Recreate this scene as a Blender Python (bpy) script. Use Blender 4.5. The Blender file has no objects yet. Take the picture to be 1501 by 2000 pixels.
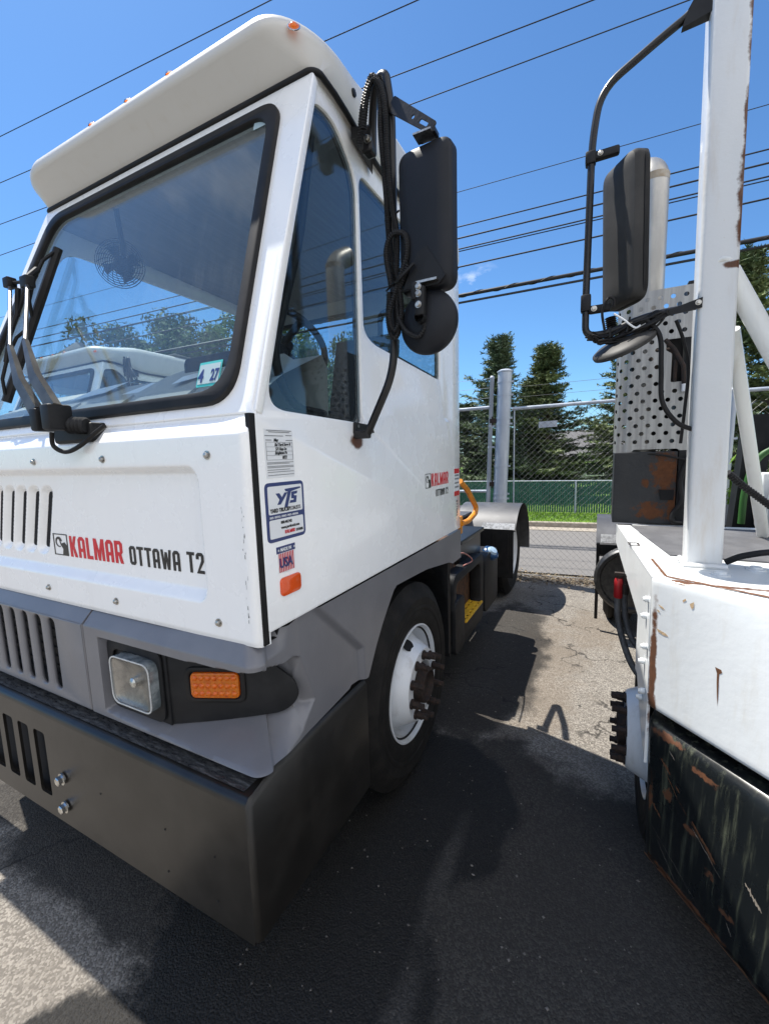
import bpy, bmesh, math, random
import numpy as np
from mathutils import Vector, Matrix
R = math.radians
random.seed(7)
sc = bpy.context.scene
col = sc.collection

# ---------------------------------------------------------------- camera
cam = bpy.data.cameras.new('camera'); camo = bpy.data.objects.new('camera', cam); col.objects.link(camo)
yaw, pit, rol = R(-27.0636), R(-7.3736), R(-1.6875)
fw = Vector((math.sin(yaw)*math.cos(pit), math.cos(yaw)*math.cos(pit), math.sin(pit)))
rt = Vector((math.cos(yaw), -math.sin(yaw), 0)); up = rt.cross(fw)
r2 = rt*math.cos(rol) + up*math.sin(rol); u2 = -rt*math.sin(rol) + up*math.cos(rol)
mw = Matrix(((r2.x, u2.x, -fw.x, .95), (r2.y, u2.y, -fw.y, 0), (r2.z, u2.z, -fw.z, 1.80), (0, 0, 0, 1)))
camo.matrix_world = mw
cam.sensor_fit = 'VERTICAL'; cam.sensor_height = 24; cam.lens = 828.3/2000*24
cam.clip_start = .02; cam.clip_end = 3000
sc.camera = camo

# ---------------------------------------------------------------- light
SUN_EL = 64.6
to_sun = Vector((-.963, .27, 0)).normalized()*math.cos(R(SUN_EL)) + Vector((0, 0, math.sin(R(SUN_EL))))
w = bpy.data.worlds.new('World'); sc.world = w; w.use_nodes = True
nt = w.node_tree; nt.nodes.clear()
out = nt.nodes.new('ShaderNodeOutputWorld'); bg = nt.nodes.new('ShaderNodeBackground')
sky = nt.nodes.new('ShaderNodeTexSky'); sky.sky_type = 'NISHITA'; sky.sun_disc = False
sky.sun_elevation = R(SUN_EL); sky.sun_rotation = math.atan2(to_sun.x, to_sun.y)
sky.air_density = 1.0; sky.dust_density = .35; sky.ozone_density = 2.2
# thin cloud patches in chosen parts of the sky dome, one bank added as fill
tc = nt.nodes.new('ShaderNodeTexCoord')
nz = nt.nodes.new('ShaderNodeTexNoise'); nz.inputs['Scale'].default_value = 3.2; nz.inputs['Detail'].default_value = 9; nz.inputs['Roughness'].default_value = .62
mp = nt.nodes.new('ShaderNodeMapping'); mp.inputs['Scale'].default_value = (1, 1, 2.2)
nt.links.new(tc.outputs['Generated'], mp.inputs[0]); nt.links.new(mp.outputs[0], nz.inputs['Vector'])
cr = nt.nodes.new('ShaderNodeMapRange'); cr.inputs[1].default_value = .56; cr.inputs[2].default_value = .80
nt.links.new(nz.outputs[0], cr.inputs[0])
dp = nt.nodes.new('ShaderNodeVectorMath'); dp.operation = 'DOT_PRODUCT'; dp.inputs[1].default_value = (-.18, -.80, .57)
nt.links.new(tc.outputs['Generated'], dp.inputs[0])
mk_ = nt.nodes.new('ShaderNodeMapRange'); mk_.inputs[1].default_value = .55; mk_.inputs[2].default_value = .95
nt.links.new(dp.outputs['Value'], mk_.inputs[0])
dp2 = nt.nodes.new('ShaderNodeVectorMath'); dp2.operation = 'DOT_PRODUCT'; dp2.inputs[1].default_value = (-.2415, .9155, .322)
nt.links.new(tc.outputs['Generated'], dp2.inputs[0])
mk2 = nt.nodes.new('ShaderNodeMapRange'); mk2.inputs[1].default_value = .9978; mk2.inputs[2].default_value = 1.0; mk2.inputs[4].default_value = 1.6
nt.links.new(dp2.outputs['Value'], mk2.inputs[0])
ad = nt.nodes.new('ShaderNodeMath'); ad.operation = 'ADD'; nt.links.new(mk_.outputs[0], ad.inputs[0]); nt.links.new(mk2.outputs[0], ad.inputs[1])
dp3 = nt.nodes.new('ShaderNodeVectorMath'); dp3.operation = 'DOT_PRODUCT'; dp3.inputs[1].default_value = (.74, -.64, .20)  # unseen low bank added behind and right of the camera, fills shaded whites
nt.links.new(tc.outputs['Generated'], dp3.inputs[0])
mk3 = nt.nodes.new('ShaderNodeMapRange'); mk3.inputs[1].default_value = .25; mk3.inputs[2].default_value = .60
nt.links.new(dp3.outputs['Value'], mk3.inputs[0])
cr3 = nt.nodes.new('ShaderNodeMapRange'); cr3.inputs[1].default_value = .40; cr3.inputs[2].default_value = .56; nt.links.new(nz.outputs[0], cr3.inputs[0])
ml3 = nt.nodes.new('ShaderNodeMath'); ml3.operation = 'MULTIPLY'; nt.links.new(cr3.outputs[0], ml3.inputs[0]); nt.links.new(mk3.outputs[0], ml3.inputs[1])
ml = nt.nodes.new('ShaderNodeMath'); ml.operation = 'MULTIPLY'; ml.use_clamp = True
nt.links.new(cr.outputs[0], ml.inputs[0]); nt.links.new(ad.outputs[0], ml.inputs[1])
mx = nt.nodes.new('ShaderNodeMix'); mx.data_type = 'RGBA'; mx.inputs['B'].default_value = (8.2, 8.0, 7.8, 1)
tn = nt.nodes.new('ShaderNodeVectorMath'); tn.operation = 'MULTIPLY'; tn.inputs[1].default_value = (.385, .585, .75)   # clear-air blue
nt.links.new(sky.outputs[0], tn.inputs[0])
mxx = nt.nodes.new('ShaderNodeMath'); mxx.operation = 'MAXIMUM'; nt.links.new(ml.outputs[0], mxx.inputs[0]); nt.links.new(ml3.outputs[0], mxx.inputs[1]); nt.links.new(mxx.outputs[0], mx.inputs['Factor']); nt.links.new(tn.outputs[0], mx.inputs['A'])
nt.links.new(mx.outputs['Result'], bg.inputs[0]); bg.inputs[1].default_value = .115
nt.links.new(bg.outputs[0], out.inputs[0])
sl = bpy.data.lights.new('sun', 'SUN'); sl.energy = 4.0; sl.angle = R(.53); sl.color = (1, .955, .88)
so = bpy.data.objects.new('sun', sl); so.rotation_mode = 'QUATERNION'; so.rotation_quaternion = to_sun.to_track_quat('Z', 'Y'); col.objects.link(so)
sc.view_settings.view_transform = 'Standard'; sc.view_settings.look = 'None'; sc.view_settings.exposure = 1.05; sc.view_settings.gamma = 1
sc.cycles.max_bounces = 10; sc.cycles.transparent_max_bounces = 24

# ---------------------------------------------------------------- materials
def nodes(name):
    m = bpy.data.materials.new(name); m.use_nodes = True
    n = m.node_tree; b = n.nodes['Principled BSDF']; return m, n, b
def noise(n, scale, detail=5, rough=.55, coord='Object', stretch=None, dist=0):
    t = n.nodes.new('ShaderNodeTexCoord'); x = n.nodes.new('ShaderNodeTexNoise')
    x.inputs['Scale'].default_value = scale; x.inputs['Detail'].default_value = detail; x.inputs['Roughness'].default_value = rough; x.inputs['Distortion'].default_value = dist
    if stretch:
        m = n.nodes.new('ShaderNodeMapping'); m.inputs['Scale'].default_value = stretch
        n.links.new(t.outputs[coord], m.inputs[0]); n.links.new(m.outputs[0], x.inputs['Vector'])
    else: n.links.new(t.outputs[coord], x.inputs['Vector'])
    return x.outputs[0]
def ramp(n, src, a, b, lo=0, hi=1):
    r = n.nodes.new('ShaderNodeMapRange'); r.interpolation_type = 'SMOOTHSTEP'
    for i, v in ((1, a), (2, b), (3, lo), (4, hi)): r.inputs[i].default_value = v
    n.links.new(src, r.inputs[0]); return r.outputs[0]
def mixc(n, fac, a, b):
    x = n.nodes.new('ShaderNodeMix'); x.data_type = 'RGBA'
    for k, v in (('A', a), ('B', b)):
        if isinstance(v, tuple): x.inputs[k].default_value = (*v[:3], 1)
        else: n.links.new(v, x.inputs[k])
    if isinstance(fac, (int, float)): x.inputs['Factor'].default_value = fac
    else: n.links.new(fac, x.inputs['Factor'])
    return x.outputs['Result']
def math_(n, op, a, b, clamp=False):
    x = n.nodes.new('ShaderNodeMath'); x.operation = op; x.use_clamp = clamp
    for i, v in enumerate((a, b)):
        if isinstance(v, (int, float)): x.inputs[i].default_value = v
        else: n.links.new(v, x.inputs[i])
    return x.outputs[0]
def bump(n, b, src, strength, dist=.01):
    x = n.nodes.new('ShaderNodeBump'); x.inputs['Strength'].default_value = strength; x.inputs['Distance'].default_value = dist
    n.links.new(src, x.inputs['Height']); n.links.new(x.outputs[0], b.inputs['Normal'])
    return x
def blobs(n, lst, nscale=9, amt=.8, soft=.35):
    """mask of wear spots: ellipsoids (centre, radii) in object space with noisy edges"""
    t = n.nodes.new('ShaderNodeTexCoord'); nzz = noise(n, nscale, 6, .65)
    cur = None
    for c, r in lst:
        s = n.nodes.new('ShaderNodeVectorMath'); s.operation = 'SUBTRACT'; s.inputs[1].default_value = c
        n.links.new(t.outputs['Object'], s.inputs[0])
        d = n.nodes.new('ShaderNodeVectorMath'); d.operation = 'DIVIDE'; d.inputs[1].default_value = r
        n.links.new(s.outputs[0], d.inputs[0])
        l = n.nodes.new('ShaderNodeVectorMath'); l.operation = 'LENGTH'; n.links.new(d.outputs[0], l.inputs[0])
        v = l.outputs['Value']
        cur = v if cur is None else math_(n, 'MINIMUM', cur, v)
    k = math_(n, 'ADD', cur, math_(n, 'MULTIPLY', math_(n, 'SUBTRACT', nzz, .5), amt*2))
    return ramp(n, k, 1-soft, 1+soft*.3, 1, 0)
def pm(name, c, c2=None, scale=6, rough=.5, metal=0, coat=0, bs=0, bscale=60, stretch=None, lo=.4, hi=.65, r2=None, spec=None, coatr=.05):
    m, n, b = nodes(name)
    b.inputs['Roughness'].default_value = rough; b.inputs['Metallic'].default_value = metal
    b.inputs['Coat Weight'].default_value = coat; b.inputs['Coat Roughness'].default_value = coatr
    if spec is not None: b.inputs['Specular IOR Level'].default_value = spec
    if c2:
        f = ramp(n, noise(n, scale, 6, .6, stretch=stretch), lo, hi)
        n.links.new(mixc(n, f, c, c2), b.inputs['Base Color'])
        if r2 is not None:
            x = n.nodes.new('ShaderNodeMapRange'); x.inputs[3].default_value = rough; x.inputs[4].default_value = r2
            n.links.new(f, x.inputs[0]); n.links.new(x.outputs[0], b.inputs['Roughness'])
    else: b.inputs['Base Color'].default_value = (*c, 1)
    if bs: bump(n, b, noise(n, bscale, 4, .6), bs, .004)
    return m
RUST1, RUST2 = (.17, .062, .022), (.045, .020, .011)
def painted(name, base, dirt, lst, nscale=9, amt=.8, rough=.3, coat=.3, streak=None, bs=.05, speck=True, bscale=14, dirtamt=.45, dstretch=(3, 3, .5)):
    """paint with grime streaks and rust spots of their own shape"""
    m, n, b = nodes(name)
    g = ramp(n, noise(n, 5, 7, .65, stretch=dstretch), .50, .80, 0, dirtamt)
    c = mixc(n, g, base, dirt)
    if speck:
        sp = ramp(n, noise(n, 70, 3, .7), .70, .76)
        c = mixc(n, math_(n, 'MULTIPLY', sp, .5), c, dirt)
    rg = ramp(n, noise(n, 7, 4), .3, .7, rough, rough+.12)
    if lst:
        msk = blobs(n, lst, nscale, amt)
        rc = mixc(n, noise(n, 30, 5, .7), RUST1, RUST2)
        c = mixc(n, msk, c, rc); rg = math_(n, 'ADD', rg, math_(n, 'MULTIPLY', msk, .45), True)
    n.links.new(c, b.inputs['Base Color']); n.links.new(rg, b.inputs['Roughness'])
    b.inputs['Coat Weight'].default_value = coat; b.inputs['Coat Roughness'].default_value = .08
    bump(n, b, noise(n, bscale, 5, .55), bs, .01)
    return m
def glass(name, tint, refl=1.0, ior=1.5, dirt=0, streaks=False):
    m, n, b = nodes(name); n.nodes.remove(b)
    o = n.nodes['Material Output']; tr = n.nodes.new('ShaderNodeBsdfTransparent'); tr.inputs[0].default_value = (*tint, 1)
    gl = n.nodes.new('ShaderNodeBsdfGlossy'); gl.inputs['Roughness'].default_value = 0.0
    lw = n.nodes.new('ShaderNodeLayerWeight'); lw.inputs['Blend'].default_value = .5
    fr = math_(n, 'ADD', math_(n, 'MULTIPLY', math_(n, 'POWER', lw.outputs['Facing'], 4.2), .95), .045)
    mx = n.nodes.new('ShaderNodeMixShader')
    n.links.new(math_(n, 'MULTIPLY', fr, refl, True), mx.inputs[0]); n.links.new(tr.outputs[0], mx.inputs[1]); n.links.new(gl.outputs[0], mx.inputs[2])
    last = mx.outputs[0]
    if dirt:
        df = n.nodes.new('ShaderNodeBsdfDiffuse'); df.inputs[0].default_value = (.6, .62, .62, 1)
        m2 = n.nodes.new('ShaderNodeMixShader')
        f = ramp(n, noise(n, 7, 8, .7, stretch=(7, 1, .5) if streaks else None), .35, .8, dirt*.35, dirt)
        n.links.new(f, m2.inputs[0]); n.links.new(last, m2.inputs[1]); n.links.new(df.outputs[0], m2.inputs[2]); last = m2.outputs[0]
    n.links.new(last, o.inputs[0]); return m

M = {}
M['white'] = painted('white gloss paint', (.88, .885, .88), (.60, .58, .53), [((0.0, 1.62, 1.87), (.03, .06, .035))], 20, .5, .20, .6, bs=.05, speck=False, bscale=2.6, dirtamt=.13)
M['roofwhite'] = painted('white roof moulding', (.56, .55, .52), (.50, .47, .41), None, rough=.38, coat=.12, bs=.04)
M['gray'] = pm('grey moulded plastic', (.150, .150, .163), (.168, .168, .180), 4, .38, coat=.1, bs=.12, bscale=160, spec=.5)
M['black'] = pm('black painted steel', (.009, .009, .010), (.017, .016, .016), 5, .36, coat=.05, bs=.08, bscale=40, spec=.35)
M['rubber'] = pm('black rubber', (.009, .009, .0095), (.016, .015, .015), 8, .55, spec=.25)
M['plastic'] = pm('black plastic', (.009, .0095, .011), (.015, .0155, .017), 12, .58, bs=.05, bscale=220, spec=.3)
M['mirror'] = pm('charcoal mirror housing', (.009, .0105, .014), (.012, .0135, .018), 5, .5, bs=.06, bscale=200, spec=.28)
M['oldmirror'] = pm('faded grey mirror housing', (.028, .027, .026), (.042, .040, .038), 5, .55, spec=.3)
M['dark'] = pm('dark void', (.006, .006, .007), rough=.9)
M['chrome'] = pm('bright metal', (.72, .72, .70), (.45, .44, .42), 40, .22, metal=1)
M['steelbolt'] = pm('stainless bolt', (.50, .49, .46), (.30, .28, .25), 50, .35, metal=1)
M['rustbolt'] = pm('rusty iron', (.017, .012, .010), (.038, .020, .013), 45, .8, bs=.4, bscale=150)
M['red'] = pm('red vinyl', (.60, .008, .022), rough=.35); M['ink'] = pm('black vinyl', (.012, .012, .013), rough=.35)
M['navy'] = pm('navy vinyl', (.028, .045, .16), rough=.35); M['paper'] = pm('white sticker', (.80, .81, .82), rough=.4)
M['graytxt'] = pm('grey print', (.20, .20, .21), rough=.5); M['teal'] = pm('teal sticker', (.05, .42, .42), rough=.5); M['ltteal'] = pm('pale sticker', (.36, .47, .50), rough=.5)
M['amber'] = pm('amber lens', (.98, .27, .01), (.85, .17, .006), 60, .15, coat=.8); n_ = M['amber'].node_tree; tl_ = n_.nodes.new('ShaderNodeBsdfTranslucent'); tl_.inputs[0].default_value = (1, .22, .01, 1); ms_ = n_.nodes.new('ShaderNodeMixShader'); ms_.inputs[0].default_value = .45
n_.links.new(n_.nodes['Principled BSDF'].outputs[0], ms_.inputs[1]); n_.links.new(tl_.outputs[0], ms_.inputs[2]); n_.links.new(ms_.outputs[0], n_.nodes['Material Output'].inputs[0])
M['orangeref'] = pm('orange reflector', (.80, .095, .008), (.72, .075, .006), 300, .22, coat=.5)
M['yellow'] = pm('yellow paint', (.85, .50, .03), (.70, .38, .03), 20, .5)
M['orange'] = pm('orange handrail paint', (.72, .27, .012), (.58, .20, .01), 20, .4, coat=.3)
M['blue'] = pm('blue cap', (.012, .05, .13), rough=.3, coat=.4)
M['ws'] = glass('windscreen glass', (.90, .95, .96), .9, 1.5, .05, True)
M['sideglass'] = glass('tinted side glass', (.80, .87, .90), 1.0, 1.55, .012)
M['lens'] = glass('clear lens', (.93, .95, .95), 1.0, 1.45, .05)
M['interior'] = pm('grey cab trim', (.34, .35, .36), (.28, .29, .30), 3, .7)
M['dash'] = pm('dashboard plastic', (.36, .355, .33), (.42, .41, .385), 3, .6, bs=.1, bscale=150)
M['liner'] = pm('cab headliner', (.22, .225, .24), (.26, .265, .275), 5, .8, stretch=(12, 1, 1))
M['seat'] = pm('dark seat fabric', (.025, .026, .03), rough=.9)
M['tyre'] = pm('tyre rubber', (.011, .0105, .010), (.020, .018, .0165), 9, .75, bs=.15, bscale=90, spec=.2)
M['rim'] = painted('white wheel paint', (.70, .72, .74), (.34, .31, .27), None, rough=.36, coat=.2, bs=.05, dirtamt=.55)
M['rwhite'] = painted('old white paint', (.70, .72, .72), (.52, .47, .38), [((1.30, 1.70, 1.35), (.5, .02, .010)), ((1.15, 1.74, 1.36), (.03, .035, .008)), ((1.140, 1.735, 1.0), (.012, .03, .28)), ((1.149, 1.735, .86), (.012, .03, .06))], 16, .75, .34, .25, bs=.09, bscale=26)
M['post'] = painted('post white paint', (.66, .67, .67), (.50, .40, .28), [((1.358, 1.955, 2.66), (.024, .10, .20)), ((1.352, 1.955, 2.88), (.016, .08, .16)), ((1.350, 1.955, 3.30), (.020, .08, .28)), ((1.348, 1.955, 2.43), (.04, .05, .014))], 18, .85, .34, .3, bs=.16, bscale=34)
M['brace'] = painted('brace white paint', (.80, .80, .76), (.50, .45, .33), None, 14, .9, .36, .2, bs=.2, bscale=30)
M['bumperold'] = painted('worn black paint', (.008, .010, .011), (.13, .14, .095), [((1.185, 1.69, .775), (.07, .05, .014)), ((1.28, 1.58, .735), (.04, .05, .012)), ((1.20, 1.67, .57), (.014, .02, .022)), ((1.255, 1.59, .515), (.022, .03, .012)), ((1.155, 1.72, .50), (.007, .02, .05)), ((1.30, 1.52, .43), (.018, .03, .016)), ((1.33, 1.47, .36), (.022, .03, .012)), ((1.24, 1.60, .255), (.17, .17, .014))], 55, 1.5, .24, .25, bs=.14, bscale=9, dirtamt=.8, dstretch=(9, 9, .55))
M['stack'] = pm('aluminised pipe', (.36, .345, .315), (.50, .475, .43), 5, .42, metal=.75, stretch=(1, 1, .4), bs=.08)
M['stackrust'] = pm('heat rusted pipe', (.33, .26, .18), (.42, .38, .32), 12, .6, metal=.3)
M['shield'] = pm('brushed perforated steel', (.30, .30, .295), (.40, .40, .39), 5, .42, metal=.6, stretch=(8, 8, .4), bs=.05)
M['rustbox'] = painted('rusty black box', (.016, .018, .021), (.04, .035, .03), [((1.29, 2.98, 1.66), (.075, .1, .13)), ((1.22, 2.98, 1.43), (.09, .1, .05)), ((1.33, 2.98, 1.45), (.03, .1, .10)), ((1.19, 2.98, 1.60), (.02, .1, .03))], 34, 1.4, .5, 0, bs=.3, bscale=40)
M['grip'] = pm('anti slip deck sheet', (.085, .085, .09), (.12, .12, .125), 6, .75, bs=.6, bscale=260)
M['galv'] = pm('galvanised steel', (.36, .40, .46), (.48, .52, .57), 7, .45, metal=.25, stretch=(1, 1, .3), bs=.08)
M['wiremesh'] = pm('galvanised wire', (.14, .145, .145), (.20, .20, .195), 20, .5, metal=.5)
M['slat'] = pm('green privacy slats', (.012, .070, .058), (.025, .11, .08), 1.2, .6, stretch=(3, 1, .6))
M['cable'] = pm('overhead cable', (.010, .011, .014), rough=.6)
M['fender'] = pm('dull aluminium fender', (.075, .075, .078), (.115, .115, .118), 4, .45, metal=.3, coat=.1)
M['foil'] = pm('worn bare metal', (.62, .61, .58), (.35, .34, .32), 30, .35, metal=.7, bs=.6, bscale=60)
M['hosered'] = pm('red air coupling', (.42, .015, .02), (.30, .012, .015), 20, .4)
M['green'] = pm('green hose', (.03, .11, .02), rough=.5)
M['slab'] = pm('concrete kerb', (.26, .225, .18), (.34, .30, .25), 10, .9, bs=.3, bscale=40)
M['housewall'] = pm('pale house siding', (.42, .42, .41), (.48, .47, .45), 3, .8); M['roofing'] = pm('grey roof shingles', (.10, .098, .10), (.14, .135, .135), 14, .9, bs=.3)
M['pane'] = pm('dark window pane', (.03, .035, .04), rough=.08)
M['bark'] = pm('bark', (.07, .05, .035), (.11, .085, .06), 9, .95, bs=.5)

def leafmat(name, a, b, sc_=1.6):
    m, n, p = nodes(name)
    f = ramp(n, noise(n, sc_, 4, .6), .38, .62); f2 = ramp(n, noise(n, 14, 3), .35, .65, 0, .5)
    c = mixc(n, f, a, b); c = mixc(n, f2, c, (a[0]*.6, a[1]*.6, a[2]*.6))
    n.links.new(c, p.inputs['Base Color']); p.inputs['Roughness'].default_value = .7; p.inputs['Specular IOR Level'].default_value = .25
    return m
M['spruce'] = leafmat('spruce needles', (.070, .105, .045), (.20, .235, .10)); M['spruceblue'] = leafmat('blue spruce needles', (.075, .115, .068), (.18, .23, .125))
M['leaf'] = leafmat('broad leaves', (.05, .10, .03), (.10, .17, .05)); M['grass'] = leafmat('lawn grass', (.10, .20, .022), (.20, .33, .04), 3)
M['litter'] = leafmat('dry leaf litter', (.10, .07, .045), (.34, .27, .18), 9); M['stone'] = pm('loose grit', (.06, .055, .05), (.20, .18, .16), 9, .9)

def asphalt():
    m, n, b = nodes('worn yard asphalt')
    t = n.nodes.new('ShaderNodeTexCoord')
    vo = n.nodes.new('ShaderNodeTexVoronoi'); vo.inputs['Scale'].default_value = 135; n.links.new(t.outputs['Object'], vo.inputs['Vector'])
    agg = ramp(n, vo.outputs['Color'], .0, 1.0) if False else None
    sep = n.nodes.new('ShaderNodeSeparateColor'); n.links.new(vo.outputs['Color'], sep.inputs[0])
    stonef = ramp(n, sep.outputs[0], .25, .95)
    base = mixc(n, stonef, (.145, .131, .115), (.315, .289, .252))
    big = ramp(n, noise(n, 1.4, 6, .6), .40, .66, 0, .45); base = mixc(n, big, base, (.15, .132, .112))
    crumbs = ramp(n, noise(n, 22, 4, .75), .64, .72, 0, .75); base = mixc(n, crumbs, base, (.055, .045, .038))
    # damp, oil-dark patch between and under the trucks, with their shade painted in
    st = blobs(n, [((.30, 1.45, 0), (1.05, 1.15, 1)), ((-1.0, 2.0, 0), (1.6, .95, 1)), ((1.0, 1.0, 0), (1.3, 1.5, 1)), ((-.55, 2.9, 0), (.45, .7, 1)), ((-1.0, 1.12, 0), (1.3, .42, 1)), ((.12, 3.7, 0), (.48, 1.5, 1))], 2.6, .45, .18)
    wet_and_shade = blobs(n, [((-.10, 1.25, 0), (.55, .75, 1)), ((-.30, .42, 0), (.42, .28, 1)), ((-1.2, 1.9, 0), (1.4, .8, 1)), ((.34, .95, 0), (.22, .40, 1)), ((.15, 1.9, 0), (.5, .55, 1))], 3.0, .42, .10)
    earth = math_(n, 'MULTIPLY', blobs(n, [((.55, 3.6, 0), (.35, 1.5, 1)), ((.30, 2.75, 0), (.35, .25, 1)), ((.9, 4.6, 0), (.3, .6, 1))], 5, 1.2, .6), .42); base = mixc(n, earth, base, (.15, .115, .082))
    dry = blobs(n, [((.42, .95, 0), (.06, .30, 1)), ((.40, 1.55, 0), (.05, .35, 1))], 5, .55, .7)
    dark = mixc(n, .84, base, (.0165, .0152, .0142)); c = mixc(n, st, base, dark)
    c = mixc(n, math_(n, 'MULTIPLY', wet_and_shade, math_(n, 'SUBTRACT', 1, dry)), c, mixc(n, .94, base, (.0045, .0040, .0037)))
    lt = ramp(n, noise(n, 240, 2, .5), .66, .72); c = mixc(n, math_(n, 'MULTIPLY', lt, .16), c, (.26, .25, .22))
    cr = n.nodes.new('ShaderNodeTexVoronoi'); cr.feature = 'DISTANCE_TO_EDGE'; cr.inputs['Scale'].default_value = .9
    wv = n.nodes.new('ShaderNodeVectorMath'); wv.operation = 'ADD'; nn = n.nodes.new('ShaderNodeTexNoise'); nn.inputs['Scale'].default_value = 5; nn.inputs['Detail'].default_value = 6
    n.links.new(t.outputs['Object'], nn.inputs['Vector']); sc2 = n.nodes.new('ShaderNodeVectorMath'); sc2.operation = 'SCALE'; sc2.inputs['Scale'].default_value = .35
    n.links.new(nn.outputs['Color'], sc2.inputs[0]); n.links.new(t.outputs['Object'], wv.inputs[0]); n.links.new(sc2.outputs[0], wv.inputs[1]); n.links.new(wv.outputs[0], cr.inputs['Vector'])
    ck = math_(n, 'MULTIPLY', ramp(n, cr.outputs['Distance'], .0, .011, 1, 0), ramp(n, noise(n, 1.1, 3), .44, .54))
    c = mixc(n, math_(n, 'MULTIPLY', ck, .8), c, (.012, .011, .011))
    n.links.new(c, b.inputs['Base Color'])
    n.links.new(ramp(n, wet_and_shade, 0, 1, .92, .62), b.inputs['Roughness']); b.inputs['Specular IOR Level'].default_value = .3
    h = math_(n, 'ADD', math_(n, 'MULTIPLY', vo.outputs['Distance'], -1.0), math_(n, 'MULTIPLY', noise(n, 130, 4, .7), 1.2))
    bump(n, b, h, .8, .004)
    return m
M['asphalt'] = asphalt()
def roadmat():
    m, n, b = nodes('street asphalt')
    c = mixc(n, ramp(n, noise(n, 180, 3, .7), .35, .65), (.125, .118, .112), (.18, .17, .16))
    tr = ramp(n, noise(n, 1.2, 4, .6, stretch=(.15, 3, 1)), .45, .6, 0, .35); c = mixc(n, tr, c, (.15, .145, .14))
    n.links.new(c, b.inputs['Base Color']); b.inputs['Roughness'].default_value = .9; bump(n, b, noise(n, 150, 3), .4, .004); return m
M['road'] = roadmat()
M['soil'] = pm('ground soil', (.10, .085, .06), (.16, .14, .10), 2, .95, bs=.4, bscale=20)

# ---------------------------------------------------------------- helpers
def root(name, label, cat, loc=(0, 0, 0), group=None):
    o = bpy.data.objects.new(name, None); o.empty_display_size = .2; col.objects.link(o); o.location = loc
    o['label'] = label; o['category'] = cat
    if group: o['group'] = group
    return o
def tag(o, label, cat, group=None, kind=None):
    if label: o['label'] = label
    if cat: o['category'] = cat
    if group: o['group'] = group
    if kind: o['kind'] = kind
    return o
def wloc(o):
    v = Vector((0, 0, 0))
    while o is not None: v = v + o.location; o = o.parent
    return v
def link(name, me, mats, parent=None, smooth=None):
    if not isinstance(mats, (list, tuple)): mats = [mats]
    for m in mats: me.materials.append(m)
    if smooth is not None:
        me.shade_smooth()
        if smooth < 180: me.set_sharp_from_angle(angle=R(smooth))
    me.name = name; o = bpy.data.objects.new(name, me); col.objects.link(o)
    if parent is not None:
        o.parent = parent
        r = parent
        while r.parent is not None: r = r.parent
        if parent is r: o.matrix_parent_inverse = Matrix.Translation(-r.location)
    return o
def obj(name, bm, mats, parent=None, smooth=None, recalc=False):
    if recalc: bmesh.ops.recalc_face_normals(bm, faces=bm.faces[:])
    me = bpy.data.meshes.new(name); bm.to_mesh(me); bm.free(); return link(name, me, mats, parent, smooth)
def box(bm, x0, x1, y0, y1, z0, z1, bev=0, seg=2, mi=0):
    vs = [bm.verts.new(p) for p in ((x0, y0, z0), (x1, y0, z0), (x1, y1, z0), (x0, y1, z0), (x0, y0, z1), (x1, y0, z1), (x1, y1, z1), (x0, y1, z1))]
    fs = [bm.faces.new([vs[i] for i in f]) for f in ((3, 2, 1, 0), (4, 5, 6, 7), (0, 1, 5, 4), (1, 2, 6, 5), (2, 3, 7, 6), (3, 0, 4, 7))]
    for f in fs: f.material_index = mi
    if bev: 
        r = bmesh.ops.bevel(bm, geom=list({e for f in fs for e in f.edges}), offset=bev, segments=seg, profile=.5, affect='EDGES', clamp_overlap=True)
        for f in r['faces']: f.material_index = mi
    return bm
def xf(bm, mat, start=0):
    bm.verts.ensure_lookup_table(); bmesh.ops.transform(bm, matrix=mat, verts=bm.verts[start:])
def hexa(bm, pts):
    vs = [bm.verts.new(p) for p in pts]
    for f in ((3, 2, 1, 0), (4, 5, 6, 7), (0, 1, 5, 4), (1, 2, 6, 5), (2, 3, 7, 6), (3, 0, 4, 7)): bm.faces.new([vs[i] for i in f])
def spline(pts, n=8):
    P = [Vector(p) for p in pts]; P = [2*P[0]-P[1]] + P + [2*P[-1]-P[-2]]; o = []
    for i in range(1, len(P)-2):
        for k in range(n):
            t = k/n; a, b, c, d = P[i-1:i+3]
            o.append(.5*((2*b) + (c-a)*t + (2*a-5*b+4*c-d)*t*t + (3*b-a-3*c+d)*t**3))
    o.append(P[-2]); return o
def fillet(pts, r, n=6):
    P = [Vector(p) for p in pts]; o = [P[0]]
    for i in range(1, len(P)-1):
        a, b, c = P[i-1], P[i], P[i+1]; u = (a-b); v = (c-b); k = min(r, u.length*.45, v.length*.45)
        p, q = b+u.normalized()*k, b+v.normalized()*k
        for j in range(n+1):
            t = j/n; o.append(p*(1-t)**2 + b*2*t*(1-t) + q*t*t)
    o.append(P[-1]); return o
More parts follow.
